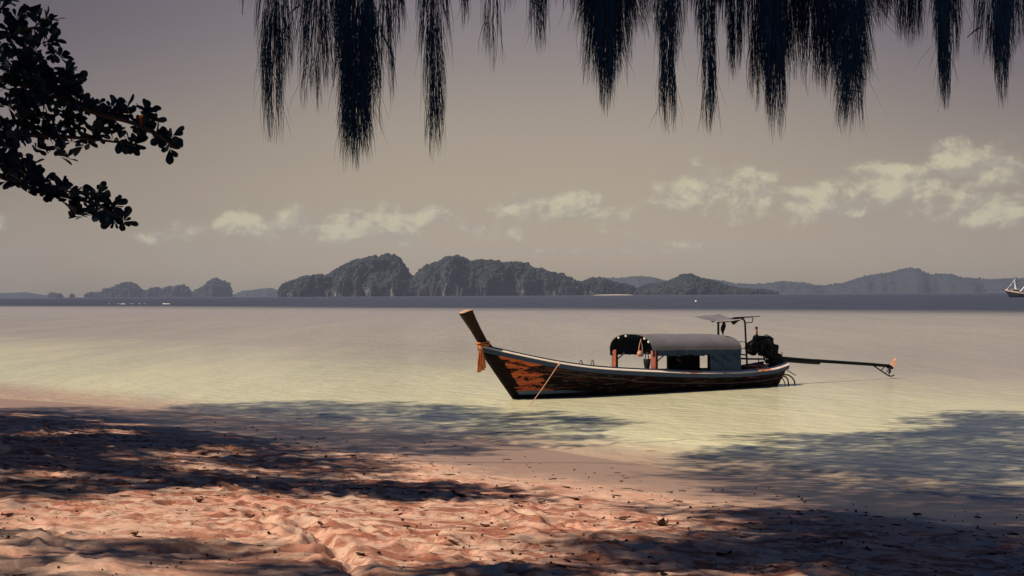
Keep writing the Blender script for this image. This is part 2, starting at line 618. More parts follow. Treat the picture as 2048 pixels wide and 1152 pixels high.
def island_material(name, forest, forest2, rock, rocky=0.5):
    m, N, out = material(name)
    p = N.new('ShaderNodeBsdfPrincipled')
    geo = N.new('ShaderNodeNewGeometry')
    P = geo.outputs['Position']
    x, y, z = N.sep(P)
    nx, ny, nz = N.sep(geo.outputs['Normal'])
    n1 = N.noise(P, 0.05, 6.0, 0.65)
    n2 = N.noise(N.vmath('MULTIPLY', P, (1, 1, 0.75)), 0.035, 6.0, 0.7, 0.5)
    g = N.mix(N.step(n1, 0.35, 0.65), forest, forest2)
    steep = N.step(nz, 0.55, 0.25)
    f = N.math('MULTIPLY', steep, N.step(n2, 0.62 - 0.2 * rocky, 0.72 - 0.2 * rocky))
    f = N.math('MULTIPLY', f, N.step(z, 75.0, 15.0, 0.25, 1.0))
    c = N.mix(f, g, rock)
    N.link(c, p.inputs['Base Color'])
    p.inputs['Roughness'].default_value = 0.95
    p.inputs['Specular IOR Level'].default_value = 0.05
    b = N.new('ShaderNodeBump')
    b.inputs['Strength'].default_value = 1.0
    b.inputs['Distance'].default_value = 6.0
    N.link(N.noise(P, 0.12, 5.0, 0.7), b.inputs['Height'])
    N.link(b.outputs[0], p.inputs['Normal'])
    N.link(p.outputs[0], out.inputs[0])
    return m


M = {
    'sand': sand_material(),
    'water': water_material(),
    'hull_upper': hull_material('upper'),
    'hull_lower': hull_material('lower'),
    'rail': rail_material((0.85, 0.76, 0.63), (0.42, 0.38, 0.34)),
    'rub': rail_material((0.013, 0.042, 0.105), (0.006, 0.014, 0.032), False),
    'dark_wood': simple('dark_wood', (0.018, 0.010, 0.009), 0.7, 0.6, 5.0, spec=0.1, bump=0.4, stretch=(1, 1, 4)),
    'post_wood': simple('stem_wood', (0.040, 0.018, 0.014), 0.7, 0.7, 3.0, bump=0.5, col2=(0.012, 0.007, 0.007), spec=0.1),
    'end_grain': simple('end_grain', (0.62, 0.40, 0.26), 0.8, 0.4, 22.0, bump=0.3),
    'red_wood': simple('red_wood', (0.46, 0.135, 0.08), 0.7, 0.55, 6.0, bump=0.3, stretch=(1, 1, 0.4)),
    'red_dark': simple('red_lacquer', (0.40, 0.03, 0.025), 0.45, 0.5, 9.0),
    'pink_wood': simple('pink_wood', (0.62, 0.22, 0.13), 0.7, 0.4, 7.0, bump=0.2),
    'deck': simple('deck_wood', (0.055, 0.04, 0.035), 0.8, 0.5, 4.0, stretch=(1, 6, 1)),
    'canvas': cloth_material('canvas', (0.19, 0.188, 0.205), (0.155, 0.153, 0.17)),
    'curtain': cloth_material('curtain', (0.026, 0.055, 0.105), (0.016, 0.035, 0.070)),  # same cloth as the roof, its shade put in as a darker blue
    'underside_shade': cloth_material('underside_shade', (0.020, 0.036, 0.060), (0.014, 0.026, 0.045)),  # navy colour carries the shade below the roof cloth
    'black_cloth': cloth_material('black_cloth', (0.012, 0.014, 0.018), (0.006, 0.007, 0.010)),
    'orange_cloth': cloth_material('orange_cloth', (0.66, 0.25, 0.10), (0.42, 0.12, 0.045)),
    'bag_cloth': simple('bag_cloth', (0.72, 0.52, 0.36), 0.8, 0.3, 16.0, col2=(0.60, 0.10, 0.06)),
    'steel': simple('dark_steel', (0.008, 0.012, 0.017), 0.6, 0.5, 12.0, spec=0.1),
    'pale_steel': simple('pale_steel', (0.42, 0.42, 0.42), 0.4, 0.3, 12.0, metal=0.5),
    'engine': simple('greasy_iron', (0.007, 0.009, 0.012), 0.5, 0.6, 9.0, metal=0.0, bump=0.3, spec=0.05),
    'rust': simple('rusty_pipe', (0.34, 0.10, 0.035), 0.8, 0.5, 14.0),
    'rubber': simple('black_rubber', (0.014, 0.016, 0.020), 0.6, 0.4, 12.0),
    'brass': simple('bronze_blade', (0.80, 0.42, 0.22), 0.35, 0.25, 20.0, metal=0.25),
    'rope': simple('rope_fibre', (0.72, 0.42, 0.26), 0.9, 0.3, 60.0),
    'white_tie': simple('white_tie', (0.80, 0.80, 0.78), 0.6, 0.15, 10.0),
    'bark': simple('bark', (0.045, 0.036, 0.034), 0.9, 0.5, 6.0, bump=0.8, stretch=(1, 1, 0.25)),
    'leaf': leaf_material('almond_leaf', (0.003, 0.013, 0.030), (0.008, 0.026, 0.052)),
    'leaf_orange': leaf_material('sunlit_leaf', (0.50, 0.15, 0.04), (0.42, 0.10, 0.03)),  # orange base colour stands in for the few sunlit leaves
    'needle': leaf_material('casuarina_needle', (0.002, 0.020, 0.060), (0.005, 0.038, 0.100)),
    'dry_leaf': simple('dry_leaf', (0.11, 0.045, 0.028), 0.8, 0.6, 14.0),
    'litter': simple('litter', (0.05, 0.026, 0.020), 0.9, 0.6, 4.0, coords='Object'),
    'white_paint': simple('white_boat_paint', (0.80, 0.79, 0.76), 0.5, 0.1, 3.0),
    'trawler_blue': simple('trawler_paint', (0.03, 0.045, 0.07), 0.5, 0.4, 2.0),
    'trawler_cream': simple('cream_paint', (0.74, 0.56, 0.42), 0.6, 0.25, 2.0),
    'isl_main': island_material('karst_forest', (0.022, 0.034, 0.040), (0.050, 0.062, 0.064), (0.25, 0.235, 0.23), 0.5),
    'isl_far': island_material('far_karst', (0.026, 0.036, 0.042), (0.040, 0.050, 0.054), (0.09, 0.09, 0.09), 0.1),
    'forest': simple('forest_crowns', (0.022, 0.034, 0.038), 0.95, 0.3, 0.02, col2=(0.055, 0.068, 0.066), spec=0.05),
    'beach_far': simple('pale_beach', (0.72, 0.62, 0.48), 0.9, 0.1, 0.05),
}

# ------------------------------------------------------------------ beach
SHORE = [(-90, 96), (-40, 68), (-25, 56.5), (-13.7, 47.4), (-9.2, 43.6), (-3.4, 36.6), (-0.23, 32.1), (2.8, 26.9), (4.6, 24.3),
         (6.6, 22.6), (12, 16.5), (25, 3.0), (60, -30)]
SH = np.array(SHORE, dtype=float)


def shore_dist(x, y):
    """signed distance to the shore line, positive inland (towards the camera)"""
    best = np.full(np.shape(x), 1e9)
    sgn = np.ones(np.shape(x))
    for (x0, y0), (x1, y1) in zip(SH[:-1], SH[1:]):
        dx, dy = x1 - x0, y1 - y0
        L2 = dx * dx + dy * dy
        t = np.clip(((x - x0) * dx + (y - y0) * dy) / L2, 0, 1)
        ex, ey = x - (x0 + t * dx), y - (y0 + t * dy)
        dd = np.hypot(ex, ey)
        s = np.sign(dx * ey - dy * ex)      # negative on the inland side
        upd = dd < best
        best = np.where(upd, dd, best)
        sgn = np.where(upd, -s, sgn)
    return best * sgn


def base_height(x, y):
    d = shore_dist(x, y)
    up = 0.030 * np.minimum(d, 3.0) + 0.066 * np.clip(d - 3.0, 0, 12.0) + 0.028 * np.clip(d - 15.0, 0, 12) + 0.004 * np.clip(d - 27, 0, 60)
    return np.where(d >= 0, up, 0.045 * d), d


def make_beach():
    ys = [-30, -20, -12, -6, -2, 1, 3, 4.5, 5.8, 6.8, 7.5, 8.0, 8.4, 8.7]
    yv = 8.9
    while yv < 55:
        ys.append(yv)
        yv *= 1.0027
    ys += [57, 60, 65, 72, 82, 95, 110]
    ys = np.array(ys)
    nu = 520
    uc = np.linspace(-1, 1, nu)
    ue = 1 + (np.linspace(0.08, 1, 16) ** 2)
    u = np.concatenate([-ue[::-1], uc, ue])
    W = np.maximum(0.33 * np.abs(ys), 3.0) + 0.3
    Y = np.repeat(ys[:, None], len(u), 1)
    X = np.where(np.abs(u)[None, :] <= 1, u[None, :] * W[:, None],
                 np.sign(u)[None, :] * (W[:, None] + (np.abs(u)[None, :] - 1) * (90 - W[:, None])))
    Z, D = base_height(X, Y)
    dry = np.clip((D - 2.2) / 3.0, 0, 1)
    dry2 = np.clip((D - 6.0) / 5.0, 0, 1)
    # shore undulation and trodden lumps
    Z = Z + 0.05 * fbm(X * 0.22, Y * 0.22, 2, 3) * np.clip((D + 1) / 3, 0, 1)
    Z = Z + 0.012 * fbm(X * 1.6, Y * 0.9, 3, 9) * np.clip(D / 2, 0, 1)
    wx = X + 0.35 * vnoise(X * 1.3, Y * 1.3, 41)
    wy = Y + 0.35 * vnoise(X * 1.3, Y * 1.3, 42)
    l1 = fbm(wx * 1.25, wy * 1.05, 2, 21)
    ridg = 0.5 - np.abs(fbm(wx * 1.1, wy * 0.95, 2, 25))
    Z = Z + dry * 0.055 * l1 + dry2 * 0.062 * (ridg - 0.35)
    Z = Z + dry * 0.020 * fbm(X * 5.0, Y * 5.0, 3, 31) + dry2 * 0.014 * fbm(X * 17.0, Y * 13.0, 2, 35)
    clod = np.clip(fbm(X * 3.2, Y * 2.2, 3, 61) - .12, 0, 1) * np.clip((D - 1.5) / 2, 0, 1) * np.clip((13 - D) / 5, 0, 1)
    Z = Z + 0.045 * clod
    # footprints
    r = np.random.default_rng(5)
    cnt = 0
    tracks = []
    for k in range(150):
        px, py = r.uniform(-9, 8), r.uniform(9, 34)
        an = r.uniform(0, math.pi * 2) if r.random() < .5 else r.normal(2.2, .35)
        tracks.append((px, py, an, int(r.integers(6, 22))))
    # the long line of steps that crosses the foreground
    g0, g1 = ground(600, 1002, .86), ground(840, 1165, 1.02)
    tracks.append((g0.x, g0.y, math.atan2(g1.y - g0.y, g1.x - g0.x), 20))
    for (px, py, an, n) in tracks:
        for s in range(n):
            side = 0.10 if s % 2 else -0.10
            cx = px + math.cos(an) * s * 0.36 - math.sin(an) * side + r.normal(0, .05)
            cy = py + math.sin(an) * s * 0.36 + math.cos(an) * side + r.normal(0, .05)
            if cy < 8.8 or cy > 45 or abs(cx) > 0.34 * cy + .3:
                continue
            db = base_height(np.array([cx]), np.array([cy]))[1][0]
            if db < 3.0:
                continue
            k0, k1 = np.searchsorted(ys, cy - .45), np.searchsorted(ys, cy + .45)
            w = 0.33 * cy + .3
            c0 = int(16 + (cx - .5 + w) / (2 * w) * nu * 1.0) - 4
            c1 = int(16 + (cx + .5 + w) / (2 * w) * nu) + 4
            c0, c1 = max(0, c0), min(len(u), c1)
            if c1 <= c0:
                continue
            xx, yy = X[k0:k1, c0:c1] - cx, Y[k0:k1, c0:c1] - cy
            a2 = an + r.normal(0, .25)
            lx = (xx * math.cos(a2) + yy * math.sin(a2)) / r.uniform(.15, .21)
            ly = (-xx * math.sin(a2) + yy * math.cos(a2)) / r.uniform(.075, .12)
            rr = lx * lx + ly * ly
            dep = r.uniform(.025, .055) * min(1, (db - 2.5) / 5)
            Z[k0:k1, c0:c1] += dep * (-np.exp(-rr ** 1.4) + 0.42 * np.exp(-((np.sqrt(rr) - 1.35) / .38) ** 2))
            cnt += 1
    # a worn runnel that crosses the foreground
    run = [ground(px, py, zz) for px, py, zz in ((596, 994, .84), (640, 1024, .87), (690, 1058, .91), (712, 1082, .94), (770, 1112, .97), (842, 1170, 1.02))]
    best = np.full(X.shape, 9.0)
    wxx = X + .10 * vnoise(X * 2.1, Y * 2.1, 71)
    for p0, p1 in zip(run[:-1], run[1:]):
        dx, dy = p1.x - p0.x, p1.y - p0.y
        t = np.clip(((wxx - p0.x) * dx + (Y - p0.y) * dy) / (dx * dx + dy * dy), 0, 1)
        best = np.minimum(best, np.hypot(wxx - p0.x - t * dx, Y - p0.y - t * dy))
    Z = Z - .060 * np.exp(-(best / .075) ** 2) + .018 * np.exp(-((best - .20) / .09) ** 2)
    nR, nC = X.shape
    idx = np.arange(nR * nC).reshape(nR, nC)
    Fq = np.stack([idx[:-1, :-1], idx[:-1, 1:], idx[1:, 1:], idx[1:, :-1]], -1).reshape(-1, 4)
    me = np_mesh('beach', np.stack([X, Y, Z], -1).reshape(-1, 3), Fq)
    o = link('beach', me, M['sand'], None, True)
    tag(o, 'trodden pale pink sand beach dappled with tree shade', None, None, 'structure')
    return ys, u, X, Z


BY, BU, BX, BZ = make_beach()


def sand_z(x, y):
    k = int(np.clip(np.searchsorted(BY, y), 1, len(BY) - 1))
    if y - BY[k - 1] < BY[k] - y:
        k -= 1
    c = int(np.clip(np.searchsorted(BX[k], x), 0, BX.shape[1] - 1))
    return float(BZ[k, c])


def sand_at(px, py):
    z = 0.5
    for _ in range(12):
        p = ground(px, py, z)
        z = z * .4 + .6 * sand_z(p.x, p.y)
    p = ground(px, py, z)
    p.z = sand_z(p.x, p.y)
    return p


# ------------------------------------------------------------------ sea
b = MB()
b.quad((-8000, -1500, 0), (8000, -1500, 0), (8000, 13000, 0), (-8000, 13000, 0))
tag(b.build('sea', M['water']), 'calm shallow sea, pale near the shore and dark far out', None, None, 'structure')

# small waves lapping along the edge of the sand
def shore_wave(off0, height, width, seed):
    pts = []
    for (x0, y0), (x1, y1) in zip(SHORE[2:-2], SHORE[3:-1]):
        n = max(2, int(math.hypot(x1 - x0, y1 - y0) / .12))
        pts += [(x0 + (x1 - x0) * i / n, y0 + (y1 - y0) * i / n) for i in range(n)]
    P = np.array(pts)
    for _ in range(60):                                   # round the corners off
        P[1:-1] = .5 * P[1:-1] + .25 * (P[:-2] + P[2:])
    T = np.gradient(P, axis=0)
    T /= np.linalg.norm(T, axis=1)[:, None]
    Nn = np.stack([-T[:, 1], T[:, 0]], 1)                 # seaward
    if Nn[:, 1].mean() < 0:
        Nn = -Nn
    a = np.arange(len(P)) * .12
    o = off0 + .55 * vnoise(a * .22, a * 0, seed) + .16 * vnoise(a * 1.1, a * 0, seed + 1)
    h = height * np.clip(.45 + 1.3 * vnoise(a * .30, a * 0 + 3.3, seed + 2) + .5 * vnoise(a * 1.7, a * 0, seed + 3), 0, 1.2)
    cs = [(-.5, -.004), (-.28, .45), (-.12, 1.0), (.05, .8), (.25, .35), (.5, -.004)]
    V = []
    for (u_, z_) in cs:
        q = P + Nn * (o + u_ * width)[:, None]
        V.append(np.stack([q[:, 0], q[:, 1], np.where(z_ > 0, z_ * h + .001, z_)], 1))
    V = np.stack(V, 1)
    n, m_ = V.shape[:2]
    idx = np.arange(n * m_).reshape(n, m_)
    Fq = np.stack([idx[:-1, :-1], idx[1:, :-1], idx[1:, 1:], idx[:-1, 1:]], -1).reshape(-1, 4)
    ob = link('shore_wave', np_mesh('shore_wave', V.reshape(-1, 3), Fq), M['water'], None, True)
    tag(ob, 'low wavelet lapping along the edge of the sand', None, None, 'structure')


shore_wave(0.55, .045, .55, 3)
shore_wave(1.75, .040, .70, 13)
shore_wave(3.4, .030, .80, 23)

# ------------------------------------------------------------------ islands and far hills
def profile(pts, n):
    xs = [p[0] for p in pts]
    return np.interp(np.linspace(xs[0], xs[-1], n), xs, [p[1] for p in pts])


def make_island(name, label, pts, dist, depth, mat, seed, rough=1.0, cliff=0.35, n=260, rows=46, trees=0, tree_size=6.0):
    """an island whose ridge follows pts (pixel x, pixel height over the water line) at distance dist"""
    k = dist / FPX
    x0, x1 = pts[0][0], pts[-1][0]
    xs = (np.linspace(x0, x1, n) - 1024) * k
    Hh = np.maximum(profile(pts, n), 0) * k
    t = np.linspace(-1, 1, rows)
    mid = np.sin(np.linspace(0, math.pi, n)) ** 0.5
    wob = 1 + 0.5 * vnoise(xs / 90.0, xs * 0, seed)
    half = np.maximum(depth * mid * wob * (0.35 + 0.65 * np.clip(Hh / max(Hh.max(), 1), 0, 1)), 6.0)
    X = np.repeat(xs[:, None], rows, 1)
    Yl = t[None, :] * half[:, None]
    shape = (1 - np.abs(t) ** (2.0 + 3.0 * (1 - cliff))) ** (0.55 + 0.3 * cliff)
    shape = shape / shape.max()
    Z = Hh[:, None] * shape[None, :]
    # buttresses and gullies
    amp = rough * np.minimum(Hh, 90)[:, None] * (np.abs(t) ** 0.7)[None, :]
    gul = fbm(X / 42.0 + seed, Z / 60.0 + Yl / 300, 4, seed + 1, 0.6)
    Yl = Yl + amp * 0.9 * gul * np.sign(t)[None, :]
    Z = Z + rough * np.minimum(Hh, 60)[:, None] * 0.15 * fbm(X / 20.0, Yl / 20.0, 5, seed + 2, 0.62) * (1 - np.abs(t) ** 6)[None, :]
    X = X + rough * 0.10 * np.minimum(Hh, 60)[:, None] * vnoise(Z / 18.0, Yl / 25.0, seed + 3)
    Z[:, 0] = -0.6
    Z[:, -1] = -0.6
    Z = np.maximum(Z, -0.6)
    Y = dist + Yl
    idx = np.arange(n * rows).reshape(n, rows)
    Fq = np.stack([idx[:-1, :-1], idx[1:, :-1], idx[1:, 1:], idx[:-1, 1:]], -1).reshape(-1, 4)
    o = link(name, np_mesh(name, np.stack([X, Y, Z], -1).reshape(-1, 3), Fq), mat, None, True)
    tag(o, label, None, None, 'structure')
    if trees:
        r = np.random.default_rng(seed + 50)
        front = int(rows * 0.62)
        ii = r.integers(1, n - 1, trees)
        jj = r.integers(1, front, trees)
        # fewer crowns where the rock is bare and steep
        hz = Z[ii, jj]
        slope = np.abs(Z[ii, jj] - Z[ii, jj - 1]) / (np.abs(Y[ii, jj] - Y[ii, jj - 1]) + .5)
        keep = (hz > 0.4) & ((slope < 3.0) | (r.random(trees) < .45)) & (hz < 400)
        ii, jj = ii[keep], jj[keep]
        m = len(ii)
        fx, fy = r.random(m), r.random(m)
        cx = X[ii, jj] * (1 - fx) + X[ii + 1, jj] * fx
        cy = Y[ii, jj] * (1 - fy) + Y[ii, jj - 1] * fy
        cz = Z[ii, jj] * (1 - fy) + Z[ii, jj - 1] * fy
        bm = crown_blob()
        Vb, Fb = bm
        sc = tree_size * r.lognormal(0, .35, m)
        nv = len(Vb)
        jit = 1 + .35 * (r.random((m, nv)) - .5)
        V = Vb[None] * jit[..., None] * sc[:, None, None] * np.array([1, 1, 0.85])
        V = V + np.stack([cx, cy, cz + sc * .25], -1)[:, None, :]
        F = Fb[None] + (np.arange(m) * nv)[:, None, None]
        w = link('forest', np_mesh('forest', V.reshape(-1, 3), F.reshape(-1, 3)), M['forest'], o, False)
        w['kind'] = 'stuff'
    return o


_blob = None


def crown_blob():
    global _blob
    if _blob is None:
        ph = (1 + 5 ** .5) / 2
        V = [(-1, ph, 0), (1, ph, 0), (-1, -ph, 0), (1, -ph, 0), (0, -1, ph), (0, 1, ph), (0, -1, -ph), (0, 1, -ph),
             (ph, 0, -1), (ph, 0, 1), (-ph, 0, -1), (-ph, 0, 1)]
        F = [(0, 11, 5), (0, 5, 1), (0, 1, 7), (0, 7, 10), (0, 10, 11), (1, 5, 9), (5, 11, 4), (11, 10, 2), (10, 7, 6), (7, 1, 8),
             (3, 9, 4), (3, 4, 2), (3, 2, 6), (3, 6, 8), (3, 8, 9), (4, 9, 5), (2, 4, 11), (6, 2, 10), (8, 6, 7), (9, 8, 1)]
        V = np.array(V) / math.hypot(1, ph)
        _blob = (V, np.array(F))
    return _blob


make_island('island', 'large dark karst island with twin humps and bare cliffs, left of the boat',
            [(556, 0), (558, 14), (566, 24), (580, 29), (600, 34), (620, 38), (636, 41), (645, 40), (648, 34), (653, 38), (668, 46), (690, 58),
             (705, 67), (722, 72), (742, 76), (752, 77), (757, 73), (768, 77), (785, 78), (797, 76), (803, 69), (808, 55), (816, 46), (821, 38),
             (828, 36), (832, 40), (848, 54), (866, 61), (885, 68), (898, 74), (914, 77), (928, 75), (940, 67), (952, 66), (965, 69), (985, 67),
             (1005, 64), (1022, 64), (1044, 62), (1070, 54), (1095, 46), (1122, 40), (1140, 30), (1160, 25), (1180, 30), (1200, 32), (1220, 26),
             (1245, 20), (1262, 15), (1272, 8), (1278, 0)],
            5000, 150, M['isl_main'], 3, 1.0, 0.3, 620, 80, 16000, 2.5)
make_island('island', 'low bushy island with a small knoll, right of the largest island',
            [(1270, 0), (1276, 12), (1290, 18), (1310, 20), (1335, 24), (1350, 31), (1366, 38), (1380, 40), (1392, 35), (1410, 30), (1428, 25),
             (1445, 18), (1470, 12), (1500, 9), (1530, 7), (1546, 4), (1552, 0)],
            4700, 110, M['isl_main'], 9, 0.7, 0.8, 320, 50, 8000, 2.3)
make_island('island', 'tiny double-topped karst islet, leftmost on the horizon',
            [(92, 0), (95, 6), (102, 11), (110, 10), (114, 8), (120, 9), (124, 6), (128, 0)], 9000, 60, M['isl_far'], 15, .8, .3, 60, 20)
make_island('island', 'tiny pointed karst islet beside the double-topped one',
            [(138, 0), (140, 4), (144, 8), (148, 5), (150, 0)], 9000, 40, M['isl_far'], 16, .6, .3, 30, 16)
make_island('island', 'long hazy karst island with two rounded humps at left',
            [(170, 0), (174, 6), (184, 9), (192, 6), (205, 9), (209, 15), (222, 16), (235, 22), (250, 27), (268, 26), (276, 19), (286, 11),
             (294, 9), (302, 15), (312, 17), (320, 13), (330, 15), (340, 19), (348, 16), (358, 21), (366, 23), (374, 18), (381, 10), (386, 0)],
            8600, 130, M['isl_far'], 17, .8, .3, 220, 26, 1500, 5.0)
make_island('island', 'hazy steep karst hump standing left of the largest island',
            [(384, 0), (388, 8), (400, 14), (412, 18), (417, 27), (425, 31), (435, 32), (446, 28), (456, 23), (462, 14), (465, 0)],
            8400, 110, M['isl_far'], 19, .8, .25, 120, 26, 900, 5.0)
make_island('island', 'faint low hill between the steep hump and the largest island',
            [(464, 0), (470, 6), (488, 12), (505, 13), (528, 16), (540, 17), (556, 12), (575, 6), (590, 0)], 11500, 150, M['isl_far'], 23, .5, .5, 90, 20)
make_island('hills', 'faint low coast at the far left edge of the horizon',
            [(-120, 0), (-60, 8), (-10, 9), (20, 10), (50, 11), (70, 8), (95, 4), (115, 0)], 12000, 200, M['isl_far'], 29, .4, .6, 90, 20)
make_island('hills', 'hazy rounded hills behind the gap between the two nearer islands',
            [(1120, 0), (1150, 20), (1180, 33), (1200, 33), (1230, 32), (1270, 36), (1300, 34), (1330, 27), (1360, 25), (1400, 30), (1430, 28),
             (1470, 20), (1510, 18), (1540, 21), (1566, 24), (1600, 22), (1640, 14), (1700, 0)], 10500, 300, M['isl_far'], 31, .4, .6, 220, 24, 900, 4.0)
make_island('hills', 'long far ridge with one pointed peak at right',
            [(1520, 0), (1560, 8), (1600, 14), (1650, 15), (1690, 21), (1720, 31), (1745, 36), (1780, 41), (1800, 46), (1818, 50), (1832, 46), (1846, 40),
             (1862, 35), (1880, 38), (1892, 37), (1910, 31), (1930, 29), (1970, 26), (2000, 26), (2030, 28), (2080, 26), (2160, 30), (2250, 18), (2330, 0)],
            9300, 300, M['isl_far'], 37, .4, .6, 260, 28, 1400, 4.0)
# pale strip of beach below the largest island
k = 4880 / FPX
b = MB()
P = []
for i in range(25):
    t = i / 24
    X = (1186 + 82 * t - 1024) * k
    w = math.sin(math.pi * t) ** .5
    P.append([(X, 4868 - 10 * w, -.3), (X, 4872, 1.0 * w), (X, 4900, 1.9 * w), (X, 4925, 1.8 * w)])
b.grid([list(r) for r in zip(*P)])
tag(b.build('far_beach', M['beach_far'], None, True), 'thin pale strip of beach at the foot of the largest island', None, None, 'structure')

# ------------------------------------------------------------------ the long-tail boat
TH = R(40.0)
A = ground(1030, 798)
AX = Vector((math.cos(TH), math.sin(TH), 0))
NX = Vector((math.sin(TH), -math.cos(TH), 0))          # towards the camera side


def loc(px, py, off):
    """local (x, y, z) in the boat of the point seen at a pixel, off metres towards the camera from the centre line"""
    d = ray(px, py)
    t = (off - (CAM - A).dot(NX)) / d.dot(NX)
    p = CAM + d * t
    return Vector(((p - A).dot(AX), -off, p.z))


boat = empty('longtail_boat', A, TH)
tag(boat, 'dark wooden long-tail boat with orange worn bow and grey canopy in the shallows', 'boat')

GW = [(-1.16, .035, 1.37), (-.7, .25, 1.25), (-.08, .5, 1.10), (.9, .75, .90), (2.19, .88, .73), (3.97, .93, .60), (5.9, .93, .49), (7.57, .88, .45),
      (8.98, .75, .48), (9.55, .64, .53), (10.05, .50, .60)]


def pchip(xs, ys, x):
    n = len(xs)
    h = [xs[i + 1] - xs[i] for i in range(n - 1)]
    dl = [(ys[i + 1] - ys[i]) / h[i] for i in range(n - 1)]
    m = [dl[0]] + [0 if dl[i - 1] * dl[i] <= 0 else 2 * dl[i - 1] * dl[i] / (dl[i - 1] + dl[i]) for i in range(1, n - 1)] + [dl[-1]]
    i = min(max(int(np.searchsorted(xs, x)) - 1, 0), n - 2)
    t = (x - xs[i]) / h[i]
    return ((2 * t ** 3 - 3 * t * t + 1) * ys[i] + (t ** 3 - 2 * t * t + t) * h[i] * m[i] + (-2 * t ** 3 + 3 * t * t) * ys[i + 1]
            + (t ** 3 - t * t) * h[i] * m[i + 1])


GX = [g[0] for g in GW]


def gunwale(s):
    x = GX[0] + (GX[-1] - GX[0]) * s
    return x, pchip(GX, [g[1] for g in GW], x), pchip(GX, [g[2] for g in GW], x)


def hull_pt(s, t, side, out=0.0):
    xg, bg, zg = gunwale(s)
    xk = 0.27 + (9.72 - 0.27) * s
    zk = -0.32
    q = t ** 0.62
    w = 0.035 + (bg - 0.035) * q
    return Vector((xk + (xg - xk) * t, side * (w + out), zk + (zg - zk) * t))


NST = 46
SS = [i / (NST - 1) for i in range(NST)]
NPL = 7
for side in (-1, 1):
    for k in range(NPL):
        t0, t1 = k / NPL, (k + 1) / NPL
        rowsP = []
        for (tt, o) in ((t0 - (.022 if k else 0), .030), (t0 + .3 / NPL, .020), (t0 + .7 / NPL, .010), (t1, .001)):
            rowsP.append([hull_pt(s, max(tt, 0.0), side, o) for s in SS])
        m = MB()
        m.shell(rowsP, lambda p, sd=side: Vector((0, -sd * 0.022, 0)))
        m.build('hull_plank', M['hull_lower'] if k < 3 else M['hull_upper'], boat, False)
# keel and stem timber
m = MB()
stem = [Vector((-1.17, 0, 1.36)), Vector((-.8, 0, .93)), Vector((-.4, 0, .46)), Vector((0, 0, 0.0)), Vector((.26, 0, -.30)), Vector((1.0, 0, -.36)),
        Vector((5, 0, -.38)), Vector((9.7, 0, -.36))]
m.tube(stem, [.055, .055, .055, .055, .06, .05, .05, .05], 6)
m.build('stem_timber', M['dark_wood'], boat)
# transom
m = MB()
row = []
for i in range(9):
    t = i / 8
    p = hull_pt(1.0, t, 1, -.004)
    row.append([Vector((p.x + .012, -p.y, p.z)), Vector((p.x + .012, 0, p.z)), Vector((p.x + .012, p.y, p.z))])
m.shell(row, (-.04, 0, 0))
m.build('transom', M['hull_lower'], boat)
# gunwale rails: cream cap on top, dark rubbing strake below it
for side in (-1, 1):
    cap, rub, cmg = [[], [], [], []], [[], [], [], []], [[], [], [], []]
    for s in SS:
        x, w, z = gunwale(s)
        w += .004
        cap[0].append(Vector((x, side * (w + .062), z + .000)))
        cap[1].append(Vector((x, side * (w + .060), z + .012)))
        cap[2].append(Vector((x, side * (w - .022), z + .056)))
        cap[3].append(Vector((x, side * (w - .022), z + .002)))
        cmg[0].append(Vector((x, side * max(w - .024, .008), z - .03)))
        cmg[1].append(Vector((x, side * max(w - .024, .008), z + .088)))
        cmg[2].append(Vector((x, side * max(w - .062, .002), z + .092)))
        cmg[3].append(Vector((x, side * max(w - .062, .002), z - .03)))
        rub[0].append(Vector((x, side * (w - .02), z - .108)))
        rub[1].append(Vector((x, side * (w + .042), z - .104)))
        rub[2].append(Vector((x, side * (w + .046), z - .006)))
        rub[3].append(Vector((x, side * (w - .02), z - .004)))
    for nm, rows_, mt in (('gunwale_rail', cap, 'rail'), ('rubbing_strake', rub, 'rub'), ('coaming_board', cmg, 'rub')):
        m = MB()
        m.grid([list(r) for r in zip(*rows_)], closed=True)
        for e in (0, -1):
            i = len(m.v)
            m.v += [tuple(rows_[q][e]) for q in range(4)]
            m.f.append((i, i + 1, i + 2, i + 3))
        m.build(nm, M[mt], boat)
# inner deck boards
for j in range(7):
    y0, y1 = -.80 + j * .229, -.80 + (j + 1) * .229 - .012
    P = []
    for s in [0.06 + 0.9 * i / 30 for i in range(31)]:
        x, w, z = gunwale(s)
        lim = max(w - .10, 0.01)
        zz = z - .20 if x < 3.5 else z - .26
        P.append([Vector((x, max(-lim, min(lim, y0)), zz)), Vector((x, max(-lim, min(lim, y1)), zz))])
    m = MB()
    m.shell(P, (0, 0, -.03))
    m.build('deck_board', M['deck'], boat)
# foredeck coaming seen over the bow rail
m = MB()
m.box((-.08, .14, 1.20), (.72, .06, .07), Matrix.Rotation(R(13.5), 3, 'Y'))
m.build('coaming', M['dark_wood'], boat)
